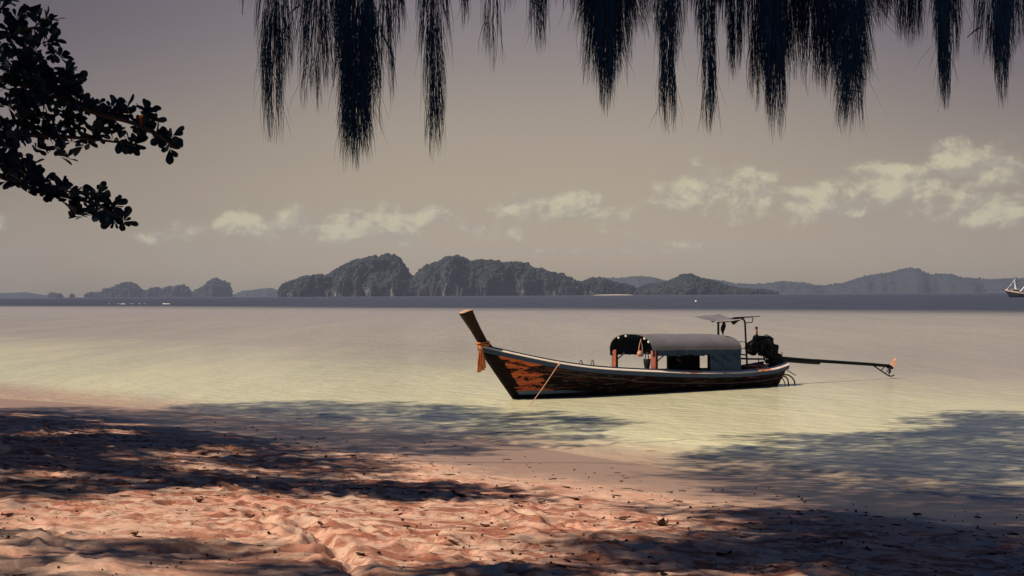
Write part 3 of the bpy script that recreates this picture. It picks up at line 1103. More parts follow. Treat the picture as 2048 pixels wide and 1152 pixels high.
# raised bow post
pf = [loc(960, 697, 0), loc(957, 686, 0), loc(944, 663, 0), loc(930, 642, 0), loc(920, 627, 0)]
pb = [loc(987, 696, 0), loc(972, 680, 0), loc(961, 660, 0), loc(950, 638, 0), loc(942, 619, 0)]
m = MB()
rings = []
wd = [.055, .060, .075, .09, .10]
for a, c, w in zip(pf, pb, wd):
    e = (c - a) * .12
    rings.append([a + e + Vector((0, -w, 0)), a + Vector((0, -w * .55, 0)), a + Vector((0, w * .55, 0)), a + e + Vector((0, w, 0)),
                  c - e + Vector((0, w, 0)), c + Vector((0, w * .6, 0)), c + Vector((0, -w * .6, 0)), c - e + Vector((0, -w, 0))])
m.grid(rings, closed=True)
post = m.build('bow_post', M['post_wood'], boat)
m = MB()
i = len(m.v)
top = [p + Vector((0, 0, .002)) for p in rings[-1]]
mid = sum(top, Vector()) / 8 + Vector((-.012, 0, .045))
m.v += [tuple(p) for p in top] + [tuple(mid)]
m.f += [(k, (k + 1) % 8, 8) for k in range(8)]
m.build('post_end', M['end_grain'], post)
# bow cleats
for px in (1158, 1181):
    c = loc(px + 3, 733, .6)
    m = MB()
    m.tube([c + Vector((.0, 0, -.15)), c + Vector((-.04, 0, .08)), c + Vector((-.015, 0, .165)), c + Vector((.035, 0, .165)), c + Vector((.06, 0, .09)), c + Vector((.07, 0, -.15))],
           .016, 6)
    m.build('mooring_cleat', M['pale_steel'], boat)

# ---- canopy
CX0, CX1, CW, CZ0, CZT = 4.20, 7.66, .83, 1.16, 1.60


def arch(x, a, grow=0.0):
    """point on the canopy arch, a from 0 (camera side) to pi (far side)"""
    k = 0.0 if x < 7.2 else (x - 7.2) * .12
    sag = 0.012 * math.sin((x - CX0) / (CX1 - CX0) * math.pi * 3) ** 2
    ce, se = math.cos(a), math.sin(a)
    ex = 0.78
    return Vector((x, -(CW + grow) * math.copysign(abs(ce) ** ex, ce), CZ0 - .015 * (x - CX0) + (CZT - CZ0 + grow - k - sag) * se ** .88))


m = MB()
P = []
for i in range(29):
    x = CX0 - .05 + (CX1 - CX0 + .08) * i / 28
    P.append([arch(x, math.pi * j / 20, .012) for j in range(21)])
m.shell(P, (0, 0, -.014))
roof = m.build('canopy_roof', M['canvas'], boat, True)
m = MB()
P = []
for i in range(15):
    x = CX0 - .02 + (CX1 - CX0 + .02) * i / 14
    P.append([arch(x, math.pi * j / 20, -.008) for j in range(21)])
m.shell(P, (0, 0, -.006))
m.build('canopy_shade_sheet', M['underside_shade'], boat, True)  # added dark sheet standing in for the shade under the canopy
for i in range(4):
    x = CX0 + .02 + (CX1 - CX0 - .05) * i / 3
    m = MB()
    m.tube([arch(x, math.pi * j / 20, -.03) for j in range(21)], .020, 6)
    m.build('canopy_hoop', M['steel'], boat, True)
# white ties on the front hoop
for a in (2.15, 1.75, .95, .62):
    c = arch(CX0 + .0, a, -.03)
    m = MB()
    m.box(c + Vector((-.02, 0, -.01)), (.05, .05, .055), Matrix.Rotation(a - 1.57, 3, 'X'))
    m.build('hoop_tie', M['white_tie'], boat)
# valances along the eaves
for side in (-1, 1):
    m = MB()
    P = []
    for i in range(70):
        t = i / 69
        x = CX0 - .03 + (CX1 - CX0 + .05) * t
        fold = .018 * math.sin(t * 47) + .014 * math.sin(t * 91 + 1)
        drop = .13 + .022 * math.sin(t * 23 + 2) + .012 * math.sin(t * 71)
        zt = CZ0 - .015 * (x - CX0)
        P.append([Vector((x, side * (CW + .016), zt + .01)), Vector((x, side * (CW + .014 + fold * .6), zt - drop * .5)),
                  Vector((x, side * (CW + .010 + fold), zt - drop))])
    m.shell([list(r) for r in zip(*P)], (0, -side * .008, 0))
    m.build('valance', M['curtain'], boat, True)
# aft curtain, camera side and far side
for side, xa in ((-1, 6.39), (1, 6.55)):
    m = MB()
    P = []
    for i in range(30):
        t = i / 29
        x = xa + (CX1 - xa) * t
        r_ = []
        for j in range(14):
            v = j / 13
            z = 1.09 - v * .60
            f = .030 * math.sin((t * 1.0 - v * .9) * 16) * math.sin(math.pi * min(1, v * 1.1 + .12)) * (1 - .5 * t) + .012 * math.sin(t * 40 + v * 3)
            r_.append(Vector((x, side * (CW + .004 + .035 * v + f), z)))
        P.append(r_)
    m.shell(P, (0, -side * .008, 0))
    m.build('side_curtain', M['curtain'], boat, True)
# side rails and corner posts
for side in (-1, 1):
    m = MB()
    m.tube([(CX0, side * (CW - .03), 1.035), (CX1, side * (CW - .03), .985)], .018, 6)
    m.build('side_rail', M['steel'], boat)
    m = MB()
    m.tube([(CX0 - .05, side * (CW - .01), .60), (5.9, side * (CW + .03), .545), (CX1 + .1, side * (CW - .01), .52)], .035, 6)
    m.build('sill_rail', M['dark_wood'], boat)
    m = MB()
    m.box((CX0 + .06, side * (CW - .055), .80), (.05, .17, .72), None, .01)
    m.build('corner_post', M['red_wood'], boat)
    m = MB()
    m.box((CX0 + .12, side * (CW - .045), .80), (.07, .15, .70), None, .01)
    m.build('post_backing', M['dark_wood'], boat)
    m = MB()
    m.tube([(CX0 + .12, side * (CW - .03), .84), (CX0 + .42, side * (CW - .03), 1.02)], .016, 6)
    m.build('brace', M['steel'], boat)
    m = MB()
    m.box((6.40, side * (CW - .03), .78), (.07, .06, .56))
    m.build('corner_post', M['dark_wood'], boat)
    m = MB()
    m.box((CX1 - .03, side * (CW - .03), .78), (.07, .06, .60))
    m.build('corner_post', M['dark_wood'], boat)
# dark cloth that closes the middle of the far side
c0, c1 = loc(1340, 704, -.80), loc(1400, 744, -.80)
m = MB()
P = []
for i in range(16):
    t = i / 15
    x = c0.x + (c1.x - c0.x) * t
    P.append([Vector((x, .80 + .02 * math.sin(t * 19 + v * 2), 1.05 - v * .55)) for v in (0, .25, .5, .75, 1)])
m.shell(P, (0, -.012, 0))
m.build('dark_curtain', M['black_cloth'], boat, True)
# orange bundle in front of the dark cloth
c = loc(1356, 722, -.74)
m = MB()
m.tube([c + Vector((-.10, 0, .09)), c + Vector((-.03, -.02, .03)), c + Vector((.05, 0, .0)), c + Vector((.13, .01, -.06))], [.025, .055, .06, .04], 8, squash=.7)
vest = m.build('orange_bundle', M['pink_wood'], None, True)
vest.matrix_world = Matrix.Translation(A) @ Matrix.Rotation(TH, 4, 'Z')
tag(vest, 'small orange bundle against the dark curtain under the boat canopy', 'bundle')

# ---- stern frame with a small awning
fr = MB()
p1t, p2t = loc(1422, 643, 0), loc(1489, 638, 0)
m = MB()
m.tube([Vector((p1t.x, -.30, 1.48)), Vector((p1t.x, -.30, p1t.z)), ], .020, 6)
m.build('frame_post', M['steel'], boat)
m = MB()
m.tube([Vector((p1t.x + .55, .25, 1.48)), Vector((p1t.x + .55, .25, p1t.z))], .022, 6)
m.build('frame_post', M['steel'], boat)
q0 = loc(1495, 742, 0)
m = MB()
m.tube([q0 + Vector((0, 0, -.05)), loc(1492, 690, 0), loc(1490, 645, 0), loc(1487, 638, 0), loc(1478, 636, 0), loc(1440, 640, 0), loc(1424, 643, 0)], .028, 8)
m.build('frame_post', M['steel'], boat)
m = MB()
m.tube([loc(1470, 636, .1), loc(1504, 634, .1), loc(1506, 636, .1), loc(1505, 643, .1), loc(1503, 645, .1), loc(1489, 646, .1)], .014, 6)
m.build('frame_bracket', M['steel'], boat)
m = MB()
m.tube([loc(1468, 635, 0), loc(1520, 632.5, 0)], .012, 6)
m.build('frame_pole', M['steel'], boat)
for (y0, y1) in ((683, 684), (696, 697), (707, 710), (716, 718)):
    m = MB()
    m.tube([loc(1466, y0, -.1), loc(1493, y1, 0)], .012 if y0 < 700 else .022, 6)
    m.build('frame_rung', M['steel'], boat)
m = MB()
P = []
for i in range(13):
    t = i / 12
    r_ = []
    for j in range(7):
        v = j / 6
        x = 7.08 + t * 1.02 + (1 - v) * .04
        z = 1.905 + .155 * v + .05 * t * t + .012 * math.sin(t * 9 + v * 4) - .02 * math.sin(math.pi * v)
        r_.append(Vector((x, -.42 + .84 * v, z)))
    P.append(r_)
m.shell(P, (0, 0, -.012))
m.build('awning', M['canvas'], boat, True)
m = MB()
m.tube([Vector((7.14, -.40, 1.888)), Vector((7.6, -.40, 1.895)), Vector((8.12, -.38, 1.94))], .016, 6)
m.build('awning_frame', M['steel'], boat)
m = MB()
m.tube([Vector((7.10, -.425, 1.912)), Vector((7.6, -.425, 1.925)), Vector((8.14, -.42, 1.965))], .010, 6)
m.build('awning_hem', M['white_tie'], boat)
m = MB()
P = []
for i in range(8):
    t = i / 7
    P.append([Vector((7.95 + t * .42, -.32 + v * .2, 1.99 - .16 * v * math.sin(math.pi * min(t * 1.1, 1)) - .03 * t)) for v in (0, .35, .7, 1)])
m.shell(P, (0, 0, -.014))
m.build('awning_flap', M['black_cloth'], boat, True)
m = MB()
m.tube([loc(1462, 633, 0), loc(1461, 629, 0)], [.02, .012], 6)
m.build('frame_finial', M['white_tie'], boat)
# cloth hanging below the awning
m = MB()
cc = loc(1447, 641, .1)
P = []
for j in range(12):
    v = j / 11
    w = (.05, .06, .085, .11, .13, .14, .15, .14, .13, .10, .08, .06)[j]
    P.append([Vector((cc.x + .02 + u_ * w - .03 * v, cc.y + .02 * math.sin(u_ * 5 + v * 6), cc.z - .37 * v - (.05 if (j == 11 and abs(u_) < .3) else 0)))
              for u_ in (-.5, -.25, 0, .25, .5)])
m.shell(P, (0, .03, 0))
hc = m.build('hanging_cloth', M['black_cloth'], None, True)
hc.matrix_world = Matrix.Translation(A) @ Matrix.Rotation(TH, 4, 'Z')
tag(hc, 'black cloth hanging below the small awning at the stern', 'cloth')

# ---- things on the boat
BM = Matrix.Translation(A) @ Matrix.Rotation(TH, 4, 'Z')


def on_boat(name, label, cat):
    o = empty(name)
    o.matrix_world = BM
    return tag(o, label, cat)


# bow sash
sash = on_boat('bow_sash', 'orange cloth sash knotted round the bow post with a hanging tail', 'sash')
m = MB()
for k, (f0, f1, r_) in enumerate((((957, 686), (975, 683), .012), ((958, 690), (974, 687), .014), ((960, 693), (976, 688), .012))):
    a, c = loc(*f0, 0), loc(*f1, 0)
    mid = (a + c) / 2
    ln = (c - a).length / 2 + .03
    ex = (c - a).normalized()
    P = []
    for i in range(25):
        an = 2 * math.pi * i / 24
        ctr = mid + ex * math.cos(an) * ln + Vector((0, 1, 0)) * math.sin(an) * .105 + Vector((0, 0, .006 * math.sin(3 * an + k)))
        P.append(ctr)
    m.tube(P, .034, 6, squash=.5)
m.build('wrap', M['orange_cloth'], sash, True)
k0 = loc(961, 697, .08)
m = MB()
m.tube([k0 + Vector((-.05, 0, .05)), k0 + Vector((0, -.02, .0)), k0 + Vector((.03, 0, -.06))], [.03, .055, .03], 8)
m.build('knot', M['orange_cloth'], sash, True)
for j, (dx, wx, ln) in enumerate(((-.045, .05, .56), (.015, .06, .52), (.05, .045, .46))):
    m = MB()
    P = []
    for q in range(9):
        v = q / 8
        P.append([k0 + Vector((dx * (.4 + v) + u_ * wx * (.45 + v * .9), -.03 * j + .018 * math.sin(u_ * 6 + q * .6 + j), -.04 - ln * v)) for u_ in (-1, -.5, 0, .5, 1)])
    m.shell(P, (0, .012, 0))
    m.build('tail', M['orange_cloth'], sash, True)

# bag hung from the front hoop
bag = on_boat('hanging_bag', 'small cream and red bag hung from the front canopy hoop', 'bag')
ht = loc(1282, 678, .38)
bb = loc(1281, 709, .38)
m = MB()
P = []
for q in range(7):
    v = q / 6
    w = (.075, .10, .115, .12, .118, .11, .075)[q]
    P.append([Vector((bb.x + math.cos(an) * w * .9, bb.y + math.sin(an) * w * .55, bb.z + .11 - .17 * v)) for an in [2 * math.pi * e / 12 for e in range(12)]])
m.grid(P, closed=True)
m.f.append(tuple(range(len(m.v) - 1, len(m.v) - 13, -1)))
m.build('pouch', M['bag_cloth'], bag, True)
for sx in (-1, 1):
    m = MB()
    m.tube([ht, (ht + bb) / 2 + Vector((sx * .05, 0, .05)), bb + Vector((sx * .075, 0, .10))], .010, 6)
    m.build('strap', M['rope'], bag)
# black tapered bucket on straps beside the camera-side post
bk = on_boat('hanging_bucket', 'black tapered bucket hung on straps beside the front canopy post', 'bucket')
bt, bb = loc(1294, 718, .55), loc(1294, 741, .55)
m = MB()
P = []
for (v, r_) in ((0, .10), (.03, .105), (.3, .095), (.7, .075), (1, .06)):
    P.append([bt.lerp(bb, v) + Vector((math.cos(an) * r_, math.sin(an) * r_, 0)) for an in [2 * math.pi * e / 14 for e in range(14)]])
m.grid(P, closed=True)
m.f.append(tuple(range(len(m.v) - 1, len(m.v) - 15, -1)))
m.build('pail', M['rubber'], bk, True)
for sx in (-1, 1):
    m = MB()
    m.tube([Vector((bt.x + sx * .03, bt.y, 1.12)), Vector((bt.x + sx * .07, bt.y, bt.z))], .013, 6)
    m.build('strap', M['rubber'], bk)

# pink box seat at the stern
bx = on_boat('wooden_box', 'pinkish red wooden box with dark straps standing near the stern', 'box')
c = loc(1507, 741, .15)
m = MB()
m.box(c + Vector((.02, 0, -.02)), (.40, .36, .26), None, .02)
m.build('case', M['pink_wood'], bx)
m = MB()
m.box(c + Vector((.0, 0, .135)), (.46, .42, .045), Matrix.Rotation(R(-3), 3, 'Y'), .012)
m.build('lid', M['red_wood'], bx)
for sx in (-.17, .06):
    m = MB()
    m.box(c + Vector((sx, -.185, -.02)), (.035, .015, .25), Matrix.Rotation(R(14 if sx > 0 else 5), 3, 'Y'))
    m.build('strap', M['rubber'], bx)
# dark tackle bag beside the frame post
m = MB()
c = loc(1484, 741, .3)
P = []
for q in range(6):
    v = q / 5
    w = (.14, .17, .18, .16, .12, .04)[q]
    P.append([c + Vector((math.cos(an) * w * 1.1, math.sin(an) * w * .8, -.10 + .24 * v + .015 * math.sin(an * 3 + q))) for an in [2 * math.pi * e / 12 for e in range(12)]])
m.grid(P, closed=True)
m.f.append(tuple(range(len(m.v) - 12, len(m.v))))
tb = m.build('tackle_bag', M['black_cloth'], None, True)
tb.matrix_world = BM
tag(tb, 'slumped black bag at the foot of the stern frame post', 'bag')
# red lacquered stern block, part of the boat
c = loc(1566, 731, .12)
m = MB()
m.box(c + Vector((0, 0, 0)), (.22, .30, .12), None, .03)
m.build('stern_block', M['red_dark'], boat)
m = MB()
m.box(loc(1540, 738, .1) + Vector((0, 0, 0)), (.60, .5, .10), None, .02)
m.build('engine_bed', M['dark_wood'], boat)
# rudder rod and stern hoses
m = MB()
m.tube([loc(1571, 738, .2), loc(1582, 745, .2), loc(1590, 750, .2)], .012, 6)
m.build('stern_rod', M['steel'], boat)
m = MB()
m.box(loc(1591, 750, .2), (.05, .03, .03))
m.build('rod_tip', M['white_tie'], boat)
for pts in (((1566, 749), (1577, 750), (1584, 755), (1589, 762), (1590, 771)), ((1566, 752), (1572, 754), (1576, 760), (1577, 770)),
            ((1564, 755), (1568, 762), (1571, 772))):
    m = MB()
    m.tube([loc(px, py, .25) for px, py in pts], .022 if len(pts) > 3 else .015, 7)
    m.build('hose', M['rubber'], boat, True)

# ---- engine on its pivot, with the long propeller shaft
eng = on_boat('longtail_engine', 'dark greasy engine on a pivot with long propeller shaft behind the boat', 'engine')


def ebox(name, px, py, off, size, rot=0.0, mat='engine', bev=.02, tilt=0.0):
    m = MB()
    m.box(loc(px, py, off), size, Matrix.Rotation(rot, 3, 'Y') @ Matrix.Rotation(tilt, 3, 'X'), bev)
    return m.build(name, M[mat], eng)


def etube(name, pts, rad, mat='engine', sides=8, smooth=True):
    m = MB()
    m.tube([loc(*p) for p in pts], rad, sides)
    return m.build(name, M[mat], eng, smooth)


ebox('engine_block', 1523, 694, 0, (.62, .44, .34), R(5))
ebox('cylinder_head', 1526, 681, 0, (.58, .34, .20), R(4))
ebox('rocker_cover', 1527, 675, .02, (.50, .22, .09), R(4))
ebox('oil_pan', 1535, 707, 0, (.50, .34, .18), R(8))
ebox('gearbox', 1546, 712, 0, (.46, .28, .20), R(12))
ebox('bell_housing', 1543, 700, 0, (.22, .38, .34), R(10))
m = MB()
c = loc(1504, 696, 0)
m.tube([c + Vector((-.05, 0, 0)), c + Vector((.05, 0, 0))], [.20, .23], 16)
m.build('flywheel', M['engine'], eng)
for k in range(5):
    an = k * 1.2566 + .3
    m = MB()
    m.box(c + Vector((-.10, math.cos(an) * .12, math.sin(an) * .12)), (.03, .10, .16), Matrix.Rotation(an, 3, 'X') @ Matrix.Rotation(.4, 3, 'Z'))
    m.build('fan_blade', M['engine'], eng)
etube('air_filter', [(1510, 676, .1), (1516, 676, .1)], [.09, .085], sides=12)
etube('alternator', [(1506, 688, .18), (1514, 688, .18)], .085, sides=12)
etube('starter_motor', [(1528, 704, .22), (1540, 706, .22)], .06, sides=10)
etube('fuel_filter', [(1534, 683, .2), (1534, 692, .2)], .045, sides=10)
etube('intake_manifold', [(1514, 684, .2), (1521, 683, .24), (1530, 684, .24), (1538, 684, .2)], .04)
etube('exhaust_manifold', [(1513, 679, -.15), (1512, 675, -.1), (1513, 672, -.05)], .045)
etube('exhaust_pipe', [(1514, 675, 0), (1513.5, 664, 0), (1513, 655, 0)], [.034, .030, .030], 'rust')
etube('exhaust_cap', [(1513, 657.5, 0), (1512.9, 653.5, 0)], .036, 'engine')
for pts in (((1537, 676, .1), (1543, 676, .1), (1541, 680, .1)), ((1540, 686, .1), (1543, 689, .12), (1538, 690, .1)), ((1509, 683, .2), (1502, 687, .2), (1500, 693, .2)),
            ((1520, 686, .26), (1524, 693, .30), (1523, 701, .26)), ((1527, 713, .1), (1530, 722, .1), (1536, 727, .1), (1541, 726, .1)),
            ((1532, 714, .15), (1535, 722, .15), (1541, 728, .15)), ((1545, 708, .1), (1549, 706, .1), (1555, 704, .1)), ((1505, 710, .1), (1498, 707, .1), (1493, 705, .1)),
            ((1536, 679, .2), (1541, 683, .22), (1543, 692, .2), (1541, 701, .2))):
    etube('hose', pts, .020, 'rubber', 7)
er = random.Random(3)
for q in range(16):
    px, py = er.uniform(1506, 1542), er.uniform(674, 708)
    ebox('engine_fitting', px, py, er.uniform(.1, .26), (er.uniform(.05, .16), er.uniform(.05, .12), er.uniform(.05, .14)), er.uniform(-.5, .5), 'engine', .01)
for pts in (((1507, 678), (1503, 681), (1506, 686)), ((1541, 673), (1545, 677), (1541, 681)), ((1541, 684), (1545, 688), (1540, 691)), ((1499, 694), (1496, 698), (1501, 702)),
            ((1509, 672), (1513, 669), (1518, 673)), ((1528, 672), (1533, 669.5), (1539, 673))):
    etube('fuel_line', [(a_, b_, .12) for a_, b_ in pts], .016, 'rubber', 6)
etube('tiller_bar', [(1480, 717, .05), (1500, 718, .05), (1530, 718, .05)], .026, 'steel')
etube('support_strut', [(1517, 716, 0), (1518, 734, 0)], .014, 'steel')
etube('pivot_post', [(1545, 716, 0), (1543, 728, 0), (1541, 736, 0)], [.09, .07, .09], 'engine')
ebox('pivot_yoke', 1545, 722, 0, (.36, .30, .12), R(-6))
ebox('pivot_plate', 1555, 727, 0, (.40, .34, .05), R(-6))
etube('throttle_lever', [(1563.5, 718, 0), (1564, 711, 0), (1564, 704, 0)], .013, 'steel')
etube('shaft_sleeve', [(1548, 717, 0), (1566, 718.5, 0), (1610, 722.2, 0), (1637, 724.2, 0), (1639, 724.3, 0)], [.085, .085, .082, .080, .055], 'steel', 10)
etube('sleeve_cover', [(1566, 715.5, 0), (1602, 717.5, 0), (1640, 720.5, 0)], [.022, .026, .020], 'steel', 6)
shaft = etube('propeller_shaft', [(1630, 721.4, 0), (1700, 726, 0), (1745, 729, 0), (1774, 731.5, 0), (1779, 733, 0)], [.052, .050, .050, .048, .03], 'steel', 8)
etube('skeg_rod', [(1745, 730, 0), (1762, 741.5, 0), (1778, 752, 0), (1783, 752.5, 0), (1788, 750.5, 0)], .020, 'steel', 6)
etube('skeg_brace', [(1762, 741, 0), (1769, 733.5, 0)], .015, 'steel', 6)
etube('skeg_brace', [(1777, 744, 0), (1779, 752, 0)], .013, 'steel', 6)
etube('propeller_hub', [(1776, 732.5, 0), (1785, 736, 0)], [.075, .045], 'steel', 10)


def blade(name, root, tip, width, curve, mat):
    m = MB()
    a, c = loc(*root), loc(*tip)
    ax_ = (c - a)
    nrm = Vector((0, 1, 0))
    sd = ax_.cross(nrm).normalized()
    P = []
    for q in range(9):
        v = q / 8
        w = width * (0.35 + 1.1 * math.sin(math.pi * min(v * .85 + .12, 1)) ** .8) * (1 if q < 8 else .35)
        P.append([a + ax_ * v + sd * (u_ * w + curve * v * v) + nrm * (.10 * u_ * (1 - .4 * v)) for u_ in (-.5, -.17, .17, .5)])
    m.shell(P, (0, .014, 0))
    return m.build(name, M[mat], eng, True)


blade('propeller_blade', (1783, 734, 0), (1792, 720, 0), .055, .06, 'brass')
blade('propeller_blade', (1781, 735, .05), (1780, 748, .1), .15, -.05, 'steel')
blade('propeller_blade', (1779, 736, -.05), (1773, 746, -.15), .09, -.03, 'steel')

# mooring rope from the gunwale down into the shallows
g = BM @ (loc(1118, 727, .80))
w_ = ground(1036, 840, -.25)
m = MB()
P = []
for i in range(22):
    t = i / 21
    p = g.lerp(w_, t)
    p.z -= .05 * math.sin(math.pi * t)
    P.append(p)
m.tube(P, .011, 6)
m.tube([BM @ p for p in (loc(1115, 723.5, .70), loc(1118, 725, .80), loc(1118.5, 728, .87), loc(1117.5, 731, .87))], .022, 6)
tag(m.build('mooring_rope', M['rope'], None, True), 'thin tan mooring rope running from the bow rail into the water', 'rope')

# ------------------------------------------------------------------ boats and floats far out
def far_pt(px, py):
    return ground(px, py)


tr = empty('fishing_trawler', ground(2016, 594.5))
tag(tr, 'distant fishing trawler with cream bow rail and mast at the right edge', 'boat')
m = MB()
P = []
for i in range(15):
    s = i / 14
    x = -1.5 + 22 * s
    w = 2.6 * min(1, (s * 3.2) ** .7) * (1 if s < .85 else 1 - (s - .85) * 1.2)
    z = 3.6 - 2.2 * min(1, s * 2.2) ** .7 + .6 * max(0, s - .7)
    xl = x + 2.6 * max(0, 1 - s * 4)
    P.append([Vector((x, -w, z)), Vector((xl * .5 + x * .5, -w * .95, z * .5)), Vector((xl, -w * .8, -.5)), Vector((xl, w * .8, -.5)), Vector((x, w, z))])
m.grid(P)
m.build('hull', M['trawler_blue'], tr, True)
m = MB()
for sd in (-1, 1):
    m.tube([p[0] * 1.0 + Vector((0, 0, .25)) if sd < 0 else p[4] + Vector((0, 0, .25)) for p in P[:10]], [.42 - .02 * q for q in range(10)], 6)
m.build('bulwark', M['trawler_cream'], tr)
m = MB()
m.shell([[p[0] + Vector((0, .2, -.2)), p[4] + Vector((0, -.2, -.2))] for p in P[1:]], (0, 0, -.2))
m.build('deck', M['deck'], tr)
m = MB()
m.box((3.6, 0, 3.3), (3.0, 2.8, 1.5), None, .1)
wh = m.build('wheelhouse', M['trawler_cream'], tr)
m = MB()
m.box((3.5, 0, 4.15), (3.8, 3.4, .2), None, .05)
m.build('roof', M['white_paint'], wh)
for yy in (-1.42,):
    for xx in (2.7, 3.7, 4.6):
        m = MB()
        m.box((xx, yy, 3.5), (.6, .06, .55))
        m.build('window', M['rubber'], wh)
m = MB()
m.tube([(-3.4, 0, 4.1), (-2.2, 0, 3.9), (-.6, 0, 3.4)], .18, 6)
m.build('bowsprit', M['trawler_blue'], tr)
m = MB()
m.tube([(4.4, 0, 3.5), (4.2, 0, 10.8)], [.16, .08], 6)
m.build('mast', M['trawler_blue'], tr)
m = MB()
m.tube([(4.1, 0, 4.2), (3.5, 0, 8.8)], [.55, .22], 8)
m.build('mast_cloth', M['white_paint'], tr)
m = MB()
m.tube([(4.2, 0, 8.3), (6.6, 0, 8.3)], .14, 6)
m.build('crosstree', M['trawler_blue'], tr)
m = MB()
m.tube([(6.2, 0, 2.6), (11.5, 0, 8.6), (13, 0, 10.2)], [.42, .34, .2], 6)
m.build('boom', M['white_paint'], tr)
m = MB()
m.tube([(6.5, 0, 8.3), (8.0, 0, 5.2)], .06, 6)
m.tube([(4.3, 0, 10.0), (-1.0, 0, 3.6)], .04, 4)
m.build('rigging', M['pale_steel'], tr)


def small_boat(px, py, length, label, white=True, cabin=False):
    o = empty('small_boat', far_pt(px, py), R(random.uniform(-15, 15)))
    tag(o, label, 'boat', 'small boats far out')
    m = MB()
    P = []
    for i in range(9):
        s = i / 8
        x = (s - .5) * length
        w = length * .13 * math.sin(math.pi * min(1, s * .8 + .12)) ** .6
        z = length * (.09 + .10 * max(0, .25 - s) * 4 * .5)
        P.append([Vector((x, -w, z)), Vector((x, -w * .8, -.1)), Vector((x, w * .8, -.1)), Vector((x, w, z)), Vector((x, w * .8, z * .9)), Vector((x, -w * .8, z * .9))])
    m.grid(P, closed=True)
    m.build('hull', M['white_paint'] if white else M['trawler_blue'], o, True)
    if cabin:
        m = MB()
        m.box((length * .08, 0, length * .16), (length * .3, length * .16, length * .13), None, .05)
        m.build('cabin', M['white_paint'], o)
    return o


small_boat(1941, 585.5, 7.0, 'tiny dark boat with a pale cabin near the horizon, left of the trawler', False, True)
small_boat(1635, 587.2, 5.0, 'tiny pale boat on the horizon right of the long-tail boat canopy')
small_boat(246, 608.5, 1.9, 'tiny white boat with a cabin among the floats far out at left', True, True)
small_boat(333, 608.5, 2.7, 'low white raft-like boat, rightmost of the white specks at far left')


def buoy(px, py, r_, label, group=None):
    o = empty('buoy', far_pt(px, py))
    tag(o, label, 'buoy', group)
    m = MB()
    P = []
    for (z, w) in ((-.3, .55), (0, 1), (.35, 1), (.7, .75), (.95, .35), (1.0, .02)):
        P.append([Vector((math.cos(an) * w * r_, math.sin(an) * w * r_, z * r_ * 1.3)) for an in [2 * math.pi * e / 12 for e in range(12)]])
    m.grid(P, closed=True)
    m.build('float', M['white_paint'], o, True)
    m = MB()
    m.tube([(0, 0, r_ * 1.25), (0, 0, r_ * 1.7)], r_ * .15, 6)
    m.build('ring_eye', M['steel'], o)


buoy(1392, 603.5, .40, 'lone white mooring buoy on the dark water above the boat canopy')
for px in (218, 237, 262, 266, 279, 289):
    buoy(px, 608.3 + random.uniform(-.2, .2), random.uniform(.18, .26), 'small white float in the row far out at left', 'white floats far out at left')

# ------------------------------------------------------------------ trees
ALM = Vector((-12.5, 25.0, 0))
CAS = Vector((8.8, 15.0, 0))
ALM.z, CAS.z = sand_z(ALM.x, ALM.y) if False else float(base_height(np.array([ALM.x]), np.array([ALM.y]))[0][0]), float(base_height(np.array([CAS.x]), np.array([CAS.y]))[0][0])
almond = empty('sea_almond_tree', ALM)
tag(almond, 'sea almond tree with broad dark leaves reaching in from the left', 'tree')
casu = empty('casuarina_tree', CAS)
tag(casu, 'casuarina tree with thin drooping needles hanging in along the top', 'tree')


def out_of_view(p, margin=70):
    q = project(p)
    if q is None:
        return True
    return q[1] < -margin or q[0] < -margin * 2 or q[0] > 2048 + margin * 2


# ---- where the crowns throw shade, as the photograph shows it on sand and water: (cx, cy, rx, ry, tufts per square metre)
SHADE = [
    (100, 905, 330, 80, 7.5), (420, 900, 300, 52, 3.8), (600, 925, 190, 45, 1.9), (60, 960, 260, 40, 3.6), (330, 845, 420, 22, 2.6),
    (640, 828, 350, 24, 3.0), (850, 868, 230, 24, 2.4), (950, 850, 110, 22, 2.2), (1120, 850, 110, 26, 1.6), 
    (1780, 935, 400, 68, 3.0), (2000, 905, 240, 75, 3.9), (1560, 890, 150, 26, 1.3), (1900, 1070, 330, 95, 6.5), (1640, 1065, 220, 60, 4.4),
    (1450, 1110, 180, 30, 1.7), (1230, 1146, 330, 24, 3.8), (1560, 1140, 200, 35, 3.0), (300, 1125, 330, 36, 1.9), (560, 1140, 140, 26, 2.6),
    (80, 1120, 120, 50, 2.0), (860, 1150, 260, 14, 2.2), (1330, 1040, 120, 22, .8), (1100, 880, 140, 22, 1.2), (780, 900, 180, 22, 1.8),
]


def shade_density(px, py, gx, gy):
    if px < -60 or px > 2110:
        return 2.2
    if py > 1175:
        return 2.2
    d = 0.0
    for (cx, cy, rx, ry, w) in SHADE:
        r2 = ((px - cx) / rx) ** 2 + ((py - cy) / ry) ** 2
        if r2 < 1.4:
            d = max(d, 1.35 * w * min(1.0, (1.4 - r2) / .6))
    return d


